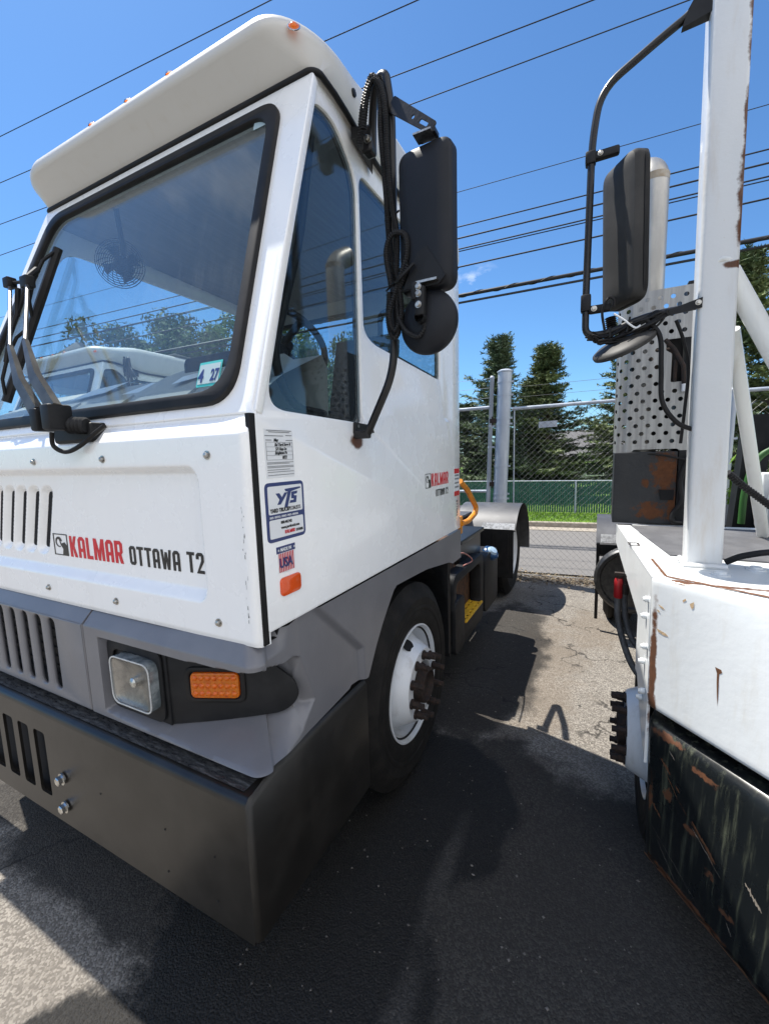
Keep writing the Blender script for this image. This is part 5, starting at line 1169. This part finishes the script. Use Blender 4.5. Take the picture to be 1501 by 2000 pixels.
# guard: half wrapped sheet with a staggered pattern of round holes
x0g, x1g = 1.015, 1.345; Wg = .47
def bend(u, v, w):
    """u in 0..Wg: curved left flank then flat to the right"""
    r = .085; arc = r*R(80)
    if u < arc:
        a = R(80)*(1-u/arc); return (x0g+r-math.sin(a)*(r-w)+.0, 3.0+r-math.cos(a)*(r-w), v)
    return (x0g+r+(u-arc), 3.0+w, v)
def holes(z0, z1, skipf=lambda u, v: False):
    hs = []; j = 0; z = z0+.035
    while z < z1-.025:
        u = .022+(.031 if j % 2 else 0)
        while u < Wg-.045:
            if not skipf(u, z): hs.append([(u+.0125*math.cos(a), z+.0125*math.sin(a)) for a in np.linspace(0, 2*math.pi, 13)[:-1]])
            u += .062
        z += .0475; j += 1
    return hs
out_ = [(0, 1.785), (.13, 1.785), (.14, 1.800), (.36, 1.800), (.37, 1.790), (Wg-.05, 1.79), (Wg-.05, 2.18), (Wg-.16, 2.18), (Wg-.16, 2.34), (Wg-.19, 2.36), (Wg-.19, 2.42), (Wg-.03, 2.42), (Wg-.03, 2.70), (.03, 2.70), (0, 2.66)]
hs = holes(1.81, 2.68, lambda u, v: (u > Wg-.215 and 2.15 < v < 2.45) or (u > Wg-.10) or (u > Wg-.13 and v < 2.2 and u > Wg-.10))
pl = plate([rp(out_, .006, 2)]+hs, .004, 0, None)
for k in range(1, 14):
    bmesh.ops.bisect_plane(pl, geom=pl.verts[:]+pl.edges[:]+pl.faces[:], plane_co=(k*.0091, 0, 0), plane_no=(1, 0, 0), dist=1e-6)
for v in pl.verts: v.co = Vector(bend(*v.co))
obj('exhaust_guard', pl, M['shield'], st_, 40)
bm = bmesh.new(); box(bm, 1.02, 1.045, 3.09, 3.32, 1.80, 2.66); lathe(bm, [(1.80, .115), (2.6, .115)], (1.21, 3.25, 0), 'Z', 20); box(bm, 1.35, 1.40, 3.0, 3.4, 1.36, 2.72, .004); box(bm, 1.20, 1.36, 3.07, 3.30, 2.15, 2.45); obj('guard_inner', bm, M['plastic'], st_)
bm = bmesh.new(); box(bm, 1.20, 1.30, 3.02, 3.08, 2.20, 2.38, .01); tube(bm, [(1.31, 2.99, 2.30), (1.31, 3.0, 2.18)], .010, 8); tube(bm, [(1.255, 3.0, 2.42), (1.30, 2.99, 2.36), (1.345, 2.97, 2.26), (1.355, 2.97, 2.14)], .012, 8); obj('valve_fitting', bm, M['rustbolt'], st_)
bm = bmesh.new(); lathe(bm, [(2.12, .016), (2.16, .016)], (1.357, 2.965, 0), 'Z', 12); obj('fitting_sleeve', bm, M['paper'], st_)
bm = bmesh.new(); box(bm, 1.022, 1.345, 2.985, 3.35, 1.352, 1.785, .006); obj('muffler_box', bm, M['rustbox'], Q)
bm = bmesh.new(); box(bm, 1.350, 1.43, 3.02, 3.3, 1.352, 1.80); tube(bm, spline([(1.40, 2.97, 1.76), (1.36, 2.96, 1.62), (1.37, 2.95, 1.50), (1.33, 2.94, 1.42), (1.34, 2.93, 1.375), (1.42, 2.93, 1.375)], 8), .014, 8); tube(bm, [(1.20, 2.97, 1.775), (1.29, 2.97, 1.76), (1.40, 2.96, 1.73)], .006, 6); obj('exhaust_hose', bm, M['rubber'], Q, 50)
bm = bmesh.new(); hexa(bm, [(1.27, 2.975, 1.50), (1.335, 2.975, 1.50), (1.335, 2.99, 1.50), (1.27, 2.99, 1.50), (1.26, 2.975, 1.56), (1.335, 2.975, 1.56), (1.335, 2.99, 1.56), (1.26, 2.99, 1.56)]); obj('box_opening', bm, M['dark'], Q)
# wheels
Rv = pm('black wheel dish', (.018, .018, .019), (.05, .048, .045), 30, .4)
w1 = wheel(Q, 1.160, 2.20, .475, side=-1, Rt=.485, pop=.085)
w2 = wheel(Q, 1.02, 5.13, .495, side=-1, steer=False, rimmat=Rv)
for wq in (w1, w2):
    wq.rotation_euler.z = 0
# rear fender, flap, hoses
bm = bmesh.new(); prof = [(5.13+math.cos(R(a))*.60, .515+math.sin(R(a))*.60) for a in range(0, 146, 8)]+[(4.62, .88)]
ridge(bm, prof, .93, 1.55); f2_ = obj('rear_fender', bm, M['fender'], Q, 40)
bm = bmesh.new(); hexa(bm, [(.97, 4.605, .90), (1.18, 4.605, .90), (1.18, 4.645, .98), (.97, 4.645, .98), (.97, 4.60, .905), (1.18, 4.60, .905), (1.18, 4.64, .985), (.97, 4.64, .985)]); obj('fender_patch', bm, M['foil'], f2_)
bm = bmesh.new(); box(bm, .935, .965, 4.60, 4.64, .12, .90, .006); box(bm, .965, 1.50, 4.61, 4.625, .78, .885, .004); obj('fender_flap', bm, M['rubber'], Q)
bm = bmesh.new(); lathe(bm, [(.16, .30), (.06, .315), (.02, .31), (.0, .29), (.0, .265), (.02, .25), (.03, 0)], (1.235, 4.38, .60), 'Y', 40); hub_ = obj('brake_drum', bm, Rv, Q, 40)
bm = bmesh.new(); tube(bm, spline([(1.050, 2.42, 1.12), (1.048, 2.42, 1.04), (1.052, 2.38, .95), (1.075, 2.32, .86), (1.11, 2.25, .78), (1.16, 2.2, .72)], 8), .0155, 10); tube(bm, spline([(1.078, 2.42, 1.10), (1.080, 2.42, 1.02), (1.09, 2.38, .93), (1.12, 2.33, .86), (1.18, 2.3, .80)], 8), .0145, 10); obj('air_hose', bm, pm('grey rubber hose', (.05, .05, .052), (.09, .09, .09), 30, .6), Q, 60)
bm = bmesh.new(); lathe(bm, [(1.045, .017), (1.05, .021), (1.135, .021), (1.15, .016)], (1.050, 2.42, 0), 'Z', 14); cp1 = obj('air_coupling', bm, M['hosered'], Q, 40)
bm = bmesh.new(); lathe(bm, [(1.07, .017), (1.12, .019), (1.125, .014), (1.17, .014)], (1.080, 2.42, 0), 'Z', 12); box(bm, 1.03, 1.075, 2.405, 2.43, 1.165, 1.18); tube(bm, [(1.05, 2.42, 1.14), (1.05, 2.42, 1.17)], .008, 8); obj('coupling_fitting', bm, M['rustbolt'], cp1, 40)
# things standing on / behind the deck
bm = bmesh.new(); tube(bm, resample(spline([(1.39, 2.08, 1.70), (1.48, 2.12, 1.62), (1.62, 2.18, 1.52), (1.85, 2.3, 1.45)], 14), .006), .015, 8, corr=.25); tube(bm, spline([(1.385, 1.99, 1.365), (1.44, 1.97, 1.40), (1.56, 1.96, 1.425), (1.9, 2.0, 1.43)], 8), .012, 8); obj('deck_hose', bm, M['rubber'], Q, None)
bm = bmesh.new(); tube(bm, spline([(1.86, 3.84, 1.25), (1.87, 3.84, 1.50), (1.93, 3.84, 1.72), (2.10, 3.84, 1.84)], 10), .022, 10); obj('green_hose', bm, M['green'], Q, 60)
bm = bmesh.new(); hexa(bm, [(1.80, 3.86, 1.0), (1.92, 3.86, 1.0), (1.92, 4.02, 1.0), (1.80, 4.02, 1.0), (1.86, 3.86, 2.02), (2.02, 3.86, 2.02), (2.02, 4.02, 2.02), (1.86, 4.02, 2.02)])
lathe(bm, [(0, .07), (.10, .07)], (1.94, 3.90, 2.05), 'Y', 20); box(bm, 1.3, 2.2, 4.1, 5.6, 1.02, 1.20, .01); obj('lift_arm', bm, M['plastic'], Q, 40)
bm = bmesh.new(); box(bm, 1.925, 2.4, 3.70, 3.83, 1.24, 1.62, .015); box(bm, 1.96, 2.4, 3.69, 3.70, 1.26, 1.60, .004); obj('control_box', bm, M['rwhite'], Q, 40)
# cab of the old truck, out of the picture to the right: keeps the light and the reflections true
bm = bmesh.new(); box(bm, 2.15, 3.45, 1.05, 2.75, 1.35, 3.2, .06, 3); box(bm, 2.12, 3.48, .98, 2.80, 3.2, 3.32, .05, 3); cb = obj('cab', bm, M['rwhite'], Q, 40)
bm = bmesh.new(); box(bm, 2.30, 3.30, 1.035, 1.05, 2.1, 3.0); box(bm, 2.135, 2.15, 1.3, 2.5, 2.1, 3.0); obj('cab_window', bm, M['pane'], cb)

split_pieces(PIECES, Q)
# ================================================================= FENCE, GATE, POLES
def fy(x): return 6.30+SL*(x+.3)
GV = 'galvanised chain link fencing along the yard'
def chain(name, x0, x1, z0, z1, parent, pitch=.058, r=.00135):
    bm = bmesh.new(); H = z1-z0; W = x1-x0; a = pitch/2**.5*2
    def line(p, q):
        # woven look: small depth zigzag at each crossing
        L = math.hypot(q[0]-p[0], q[1]-p[1]); n = max(2, int(L/(a/1.414))); P = []
        for k in range(n+1):
            t = k/n; x = p[0]+(q[0]-p[0])*t; z = p[1]+(q[1]-p[1])*t; P.append((x, fy(x)+(.003 if k % 2 else -.003), z))
        tube(bm, P, r, 3, False)
    c = -H
    while c < W:
        s, e = max(0, c), min(W, c+H)
        if e-s > .02: line((x0+s, z0+(s-c)), (x0+e, z0+(e-c)))
        c += a
    c = 0
    while c < W+H:
        s, e = max(0, c-H), min(W, c)
        if e-s > .02: line((x0+s, z0+(c-s)), (x0+e, z0+(c-e)))
        c += a
    return obj(name, bm, M['wiremesh'], parent)
def post(name, x, zt, r, parent, bands=(), cap=True, lean=0, z0=0):
    bm = bmesh.new(); lathe(bm, [(z0, r), (zt, r)]+([(zt+.004, r*1.12), (zt+.02, r*1.12), (zt+.04, r*.7), (zt+.045, 0)] if cap else [(zt, 0)]), (x, fy(x), 0), 'Z', 24)
    for b in bands: lathe(bm, [(b-.012, r), (b-.012, r*1.05), (b+.012, r*1.05), (b+.012, r)], (x, fy(x), 0), 'Z', 24); box(bm, x+r*.9, x+r*.9+.04, fy(x)-.012, fy(x)+.012, b-.012, b+.012)
    for v in bm.verts: v.co.x += lean*(v.co.z)
    return obj(name, bm, M['galv'], parent, 50)
F1 = root('fence', 'chain link fence panel with sloping top rail between the two trucks', 'fence', (.9, fy(.9), 0))
chain('wire_mesh', -.20, 2.30, .02, 2.43, F1)
bm = bmesh.new(); tube(bm, [(-.20, fy(-.2), 2.425), (2.33, fy(2.33), 2.46)], .024, 10); tube(bm, [(-.18, fy(-.2), .03), (2.3, fy(2.3), .03)], .004, 6); tube(bm, [(-.165, fy(-.165)-.01, .02), (-.165, fy(-.165)-.01, 2.40)], .009, 8); obj('top_rail', bm, M['galv'], F1, 50)
bm = bmesh.new()
for z in (2.58, 2.72): tube(bm, [(-.2, fy(-.2), z), (2.3, fy(2.3), z+.03)], .0022, 5)
obj('barbed_wire', bm, M['wiremesh'], F1)
obj('fence_sign', plate([rrect(.155, .395, 2.14, 2.225, .004)], .003, 0, lambda u, v, w: (u, fy(u)+.012+w, v+.03*(u-.15))), M['galv'], F1)
post('post', 2.30, 2.46, .042, F1, (.5, 1.2, 1.9, 2.38), lean=.012)
GP = root('gate_post', 'thick galvanised gate post with strap bands left of the fence panel', 'post', (-.30, fy(-.3), 0)); post('post_tube', -.395, 2.93, .097, GP, (.45, .78, 1.15, 1.22, 1.62, 2.22, 2.30, 2.62, 2.80), lean=.034)
G1 = root('gate', 'chain link gate leaf with slim tube frame hinged beside the thick post', 'gate', (-1.6, fy(-1.6), 0))
post('gate_tube', -.56, 2.86, .030, G1, (.8, 1.4, 1.9, 2.2), lean=.030)
chain('wire_mesh', -3.0, -.53, .06, 2.45, G1)
bm = bmesh.new(); tube(bm, [(-3.0, fy(-3), 2.43), (-.50, fy(-.5), 2.465)], .024, 10); tube(bm, [(-3.0, fy(-3), 1.24), (-.53, fy(-.5), 1.255)], .021, 10); tube(bm, [(-3.0, fy(-3), .06), (-.53, fy(-.5), .06)], .021, 10)
for z in (2.60, 2.74, 2.87): tube(bm, [(-3.0, fy(-3), z-.03), (-.49, fy(-.5), z)], .0022, 5)
obj('gate_rails', bm, M['galv'], G1, 50)
bm = bmesh.new()
for z in (2.27, 1.36): box(bm, -.50, -.38, fy(-.5)-.04, fy(-.5)+.0, z-.03, z+.03, .004); tube(bm, [(-.46, fy(-.5)-.03, z-.06), (-.46, fy(-.5)-.03, z+.06)], .012, 8)
obj('hinge', bm, M['rustbolt'], G1)
F3 = root('fence', 'far right chain link fence run seen behind the old truck\'s deck', 'fence', (3.6, fy(3.6), 0)); chain('wire_mesh', 2.36, 5.4, .02, 2.45, F3, .07)
bm = bmesh.new(); tube(bm, [(2.33, fy(2.3), 2.46), (5.4, fy(5.4), 2.47)], .024, 10); obj('top_rail', bm, M['galv'], F3, 50)
F4 = root('fence', 'chain link fence run far left, seen only through the cab windows', 'fence', (-6, fy(-6), 0)); chain('wire_mesh', -9.0, -3.05, .02, 2.43, F4, .09)
bm = bmesh.new(); tube(bm, [(-9, fy(-9), 2.43), (-3.05, fy(-3.05), 2.43)], .024, 10); obj('top_rail', bm, M['galv'], F4, 50)
# green slatted fence across the street
PF = root('privacy_fence', 'low green slatted chain link fence across the street', 'fence', (0, 12.8, .1))
bm = bmesh.new()
for x in np.arange(-9, 9, .062):
    y = 12.75+SL*x; box(bm, x, x+.050, y, y+.004, .12, .99+rng.normal()*.003)
obj('slats', bm, M['slat'], PF)
bm = bmesh.new(); tube(bm, [(-9, 12.74+SL*-9, 1.0), (9, 12.74+SL*9, 1.0)], .016, 8)
for x in np.arange(-8.05, 9, 2.1): tube(bm, [(x, 12.72+SL*x, .1), (x, 12.72+SL*x, 1.0)], .024, 8)
obj('fence_frame', bm, M['galv'], PF, 50)
# ================================================================= OVERHEAD CABLES
def wire(label, Y0, z, r, slope=0, x0=-60, x1=40, name='overhead_cable', twist=None):
    bm = bmesh.new(); P = []
    for x in np.linspace(x0, x1, 41): P.append((x, Y0+.09*x, z+slope*x+.00035*(x-0)**2*(1 if r < .02 else .3)))
    tube(bm, P, r, 6)
    if twist:
        tp = [(x, Y0+.09*x+math.sin(x*9)*r*1.15, z+slope*x+.00011*x*x+math.cos(x*9)*r*1.15) for x in np.arange(-8, 8, .05)]; tube(bm, tp, r*.18, 4)
    return tag(obj(name, bm, M['cable'], None, 60), label, 'cable', 'overhead cables along the street')
wire('topmost overhead cable, crossing the upper left corner of the sky', 8.0, 10.65, .010)
wire('second overhead cable from the top, passing behind the cab roof', 8.0, 9.56, .010)
wire('third overhead cable, rising right from the mirror arm\'s top', 8.5, 8.96, .010)
wire('fourth overhead cable, rising right from just above the mirror', 9.0, 8.82, .010, .02)
wire('thin lone cable halfway up the sky between the trucks', 10.0, 7.54, .007, .02)
wire('uppermost cable of the close bundle between the trucks', 9.5, 6.58, .012, .019)
wire('second cable of the close bundle between the trucks', 9.5, 6.36, .015, .022)
wire('third cable of the close bundle, doubled and sagging', 9.5, 6.15, .013, .023)
wire('thin strand running right under the doubled cable', 9.5, 6.10, .010, .021)
wire('lowest cable of the close bundle above the thick pair', 9.5, 5.80, .015, .026)
wire('thickest overhead cable, lashed black bundle above the gate post', 9.5, 5.21, .036, .019, twist=True)
wire('black cable slung directly under the thickest cable', 9.5, 5.07, .022, .021)
# ================================================================= TREES
def spruce(name, label, x, y, H, Rb, seed, mat, src=None, rz=0, sc_=1):
    t = root(name, label, 'tree', (x, y, .1), 'conifers across the street')
    if src is not None:
        for ch in src.children:
            c = ch.copy(); col.objects.link(c); c.parent = t; c.matrix_parent_inverse = Matrix(); c.rotation_euler.z = rz; c.scale = sc_ if isinstance(sc_, tuple) else (sc_, sc_, sc_)
        return t
    rg = np.random.default_rng(seed); bm = bmesh.new(); tube(bm, [(0, 0, 0), (.03, .02, H*.5), (0, 0, H*.98)], [.16, .09, .012], 8); tk = obj('trunk', bm, M['bark'], None, 60); tk.parent = t
    V = []; F = []
    def spray(p, d, L):
        d = d/np.linalg.norm(d); side = np.cross(d, [0, 0, 1]); side /= max(np.linalg.norm(side), 1e-6); upv = np.cross(side, d)
        for s in np.arange(.05, L, .052):
            c = p+d*s; w = (.17*(1-s/L*.55))
            for sg in (-1, 1):
                q = c+(side*sg*w+d*.07+upv*rg.normal()*.05)*rg.uniform(.7, 1.3); m_ = (d*.020+upv*rg.normal()*.016); k = len(V)
                V.extend([tuple(c-m_), tuple(c+m_), tuple(q)]); F.append((k, k+1, k+2))
            q = c+upv*.08*rg.uniform(-.6, 1)+d*.05; m_ = side*.016; k = len(V); V.extend([tuple(c-m_), tuple(c+m_), tuple(q)]); F.append((k, k+1, k+2))
    z = .12*H*.3
    while z < H*.985:
        f = 1-z/H; n = int(9+11*f); rad = Rb*(f**.70)*rg.uniform(.82, 1.12)+.08
        for k in range(n):
            a = rg.uniform(0, 2*math.pi); L = rad*rg.uniform(.55, 1.12)*(1+.22*math.sin(3*a+z*2.3+seed)+.12*math.sin(5*a-z*3.1)); p = np.array([0, 0, z+rg.normal()*.08]); up_ = .35*(1-f)+rg.normal()*.10-.18*f
            d = np.array([math.cos(a), math.sin(a), up_]); nseg = max(2, int(L/.30)); 
            for j in range(nseg):
                q = p+d*(L/nseg)*j*1.0; q[2] += .10*L*((j/nseg)**2)
                if j/nseg < .18 and L > .7: continue
                for tw in (-1, 0, 1):
                    dd = np.array([math.cos(a+tw*.75+rg.normal()*.12), math.sin(a+tw*.75+rg.normal()*.12), up_-.16+.3*(j/nseg)+rg.normal()*.08]); spray(q, dd, rg.uniform(.24, .42)*(1.15 if tw == 0 else 1))
        z += .130+.07*f
    me = bpy.data.meshes.new('crown'); me.from_pydata(V, [], F); cr_ = link('crown', me, mat, None); cr_.parent = t
    return t
s1 = spruce('spruce_tree', 'tallest narrow blue-green spruce, just left of the thick gate post', -2.45, 16, 5.75, 1.75, 1, M['spruceblue'])
s2 = spruce('spruce_tree', 'broad full spruce with a rounded top, right of the gate post', -.85, 16.6, 5.35, 1.75, 2, M['spruce'])
s3 = spruce('spruce_tree', 'dense yellowish spruce right behind the perforated exhaust guard', 1.85, 16.3, 6.6, 1.95, 3, M['spruce'])
spruce('spruce_tree', 'spruce seen in the gap right of the square white post', 4.45, 16.4, 7.1, 2.3, 4, None, s2, 2.0, (1.15, 1.15, 1.33))
spruce('spruce_tree', 'spruce whose lower boughs show beside the cab\'s rear edge', -3.9, 16.8, 3.6, 1.5, 5, None, s1, 1.1, (.95, .95, .64))
spruce('spruce_tree', 'tall spruce at the picture\'s right edge, behind the diagonal brace', 6.6, 17.6, 8, 2.5, 6, None, s3, 4.0, (1.25, 1.25, 1.35))
spruce('spruce_tree', 'small blue-green spruce filling the gap between the two middle spruces', -1.55, 17.8, 3.4, 1.4, 7, None, s1, 2.4, (.9, .9, .78))
def broad(name, label, x, y, H, Rw, seed):
    t = root(name, label, 'tree', (x, y, .05), 'broad-leaved trees to the left'); rg = np.random.default_rng(seed)
    bm = bmesh.new(); tube(bm, [(0, 0, 0), (.05, 0, H*.45)], [.18, .10], 8)
    cl = []
    for k in range(46):
        a = rg.uniform(0, 6.28); rr = Rw*rg.random()**.5*.85; z = H*rg.uniform(.25, .93); rr *= (1-.55*abs(z/H-.55)/.5); cl.append((math.cos(a)*rr, math.sin(a)*rr, z))
        if k < 14: tube(bm, [(.03, 0, H*.3), (cl[-1][0]*.5, cl[-1][1]*.5, (z+H*.3)/2), cl[-1]], [.06, .035, .012], 5)
    tk = obj('trunk', bm, M['bark'], None, 60); tk.parent = t; V = []; F = []
    for c in cl:
        R0 = rg.uniform(.35, .62)*Rw*.42
        for i in range(330):
            d = rg.normal(size=3); d /= np.linalg.norm(d); p = np.array(c)+d*R0*rg.random()**.4*np.array([1, 1, .8]); s = rg.uniform(.035, .075); u = rg.normal(size=3); u /= np.linalg.norm(u); v = np.cross(u, d); k = len(V)
            V.extend([tuple(p-u*s), tuple(p+v*s*.6), tuple(p+u*s), tuple(p-v*s*.6)]); F.append((k, k+1, k+2, k+3))
    me = bpy.data.meshes.new('crown'); me.from_pydata(V, [], F); c_ = link('crown', me, M['leaf'], None); c_.parent = t; return t
b1 = broad('broadleaf_tree', 'leafy tree nearest the exhaust pipe seen through the windscreen', -7.5, 12.8, 4.9, 2.2, 21)
def bcopy(label, x, y, s, rz):
    t = root('broadleaf_tree', label, 'tree', (x, y, .05), 'broad-leaved trees to the left')
    for ch in b1.children:
        c = ch.copy(); col.objects.link(c); c.parent = t; c.rotation_euler.z = rz; c.scale = (s, s, s)
bcopy('leafy tree in the middle of the windscreen\'s view', -11.0, 13.0, 1.15, 1.0); bcopy('leafy tree seen low through the right side of the windscreen', -5.0, 14.2, .85, 3.3)
bcopy('tall leafy tree standing beyond the neighbouring truck, highest in the windscreen', -15.5, 14.0, 1.80, .4); bcopy('tall dense tree far left past the neighbouring cab', -19.5, 13.5, 1.75, 1.9); bcopy('tall rounded tree right of the highest one in the windscreen', -12.2, 15.0, 1.72, 5.0); bcopy('tree rising behind the cab\'s left rear corner', -9.6, 16.5, 1.45, 2.9)
# hedge weeds at the old truck's deck
V = []; F = []
for i in range(900):
    x = rng.normal()*.28+2.55; y = 6.55+rng.normal()*.1; z = abs(rng.normal())*.30+.9; s = rng.uniform(.02, .05); k = len(V); u = rng.normal(size=3)*s; v = rng.normal(size=3)*s*.5
    V += [tuple(np.array([x, y, z])-u), tuple(np.array([x, y, z])+v), tuple(np.array([x, y, z])+u), tuple(np.array([x, y, z])-v)]; F.append((k, k+1, k+2, k+3))
me = bpy.data.meshes.new('foliage'); me.from_pydata(V, [], F)
bt = root('shrub', 'bright green leafy shrub just above the old truck\'s deck, by the far fence post', 'shrub', (2.55, 6.55, 0)); link('leaves', me, M['grass'], bt)
bm = bmesh.new()
for k in range(7): tube(bm, [(2.55+.02*k-.06, 6.55, 0), (2.4+.06*k, 6.55, 1.0)], .012, 6)
obj('stems', bm, M['bark'], bt)
# ================================================================= HOUSE beyond the trees
hs_ = root('house', 'pale house with a grey shingle roof, glimpsed between the spruces', 'house', (.3, 27, 0))
bm = bmesh.new(); box(bm, -4.5, 4.5, 26, 32, 0, 1.35); obj('wall', bm, M['housewall'], hs_)
bm = bmesh.new(); hexa(bm, [(-5, 25.5, 1.30), (5, 25.5, 1.30), (5, 32.5, 1.30), (-5, 32.5, 1.30), (-4.2, 28.9, 3.1), (4.2, 28.9, 3.1), (4.2, 29.1, 3.1), (-4.2, 29.1, 3.1)]); obj('roof', bm, M['roofing'], hs_)
for x in (-2.9, 0.2, 2.6):
    bm = bmesh.new(); box(bm, x, x+.9, 25.94, 26.0, .45, 1.22); wf = obj('window', bm, M['paper'], hs_); bm = bmesh.new(); box(bm, x+.06, x+.84, 25.93, 25.945, .50, 1.17); obj('pane', bm, M['pane'], wf)
sg = root('street_sign', 'small blank road sign on a stake behind the green fence', 'sign', (1.22, 12.2, .1))
obj('sign_board', plate([rrect(1.18, 1.36, .78, .97, .01)], .01, 0, lambda u, v, w: (u, 12.95+w, v)), M['paper'], sg)
bm = bmesh.new(); box(bm, 1.255, 1.285, 12.96, 12.98, .1, .8); obj('stake', bm, M['bark'], sg)
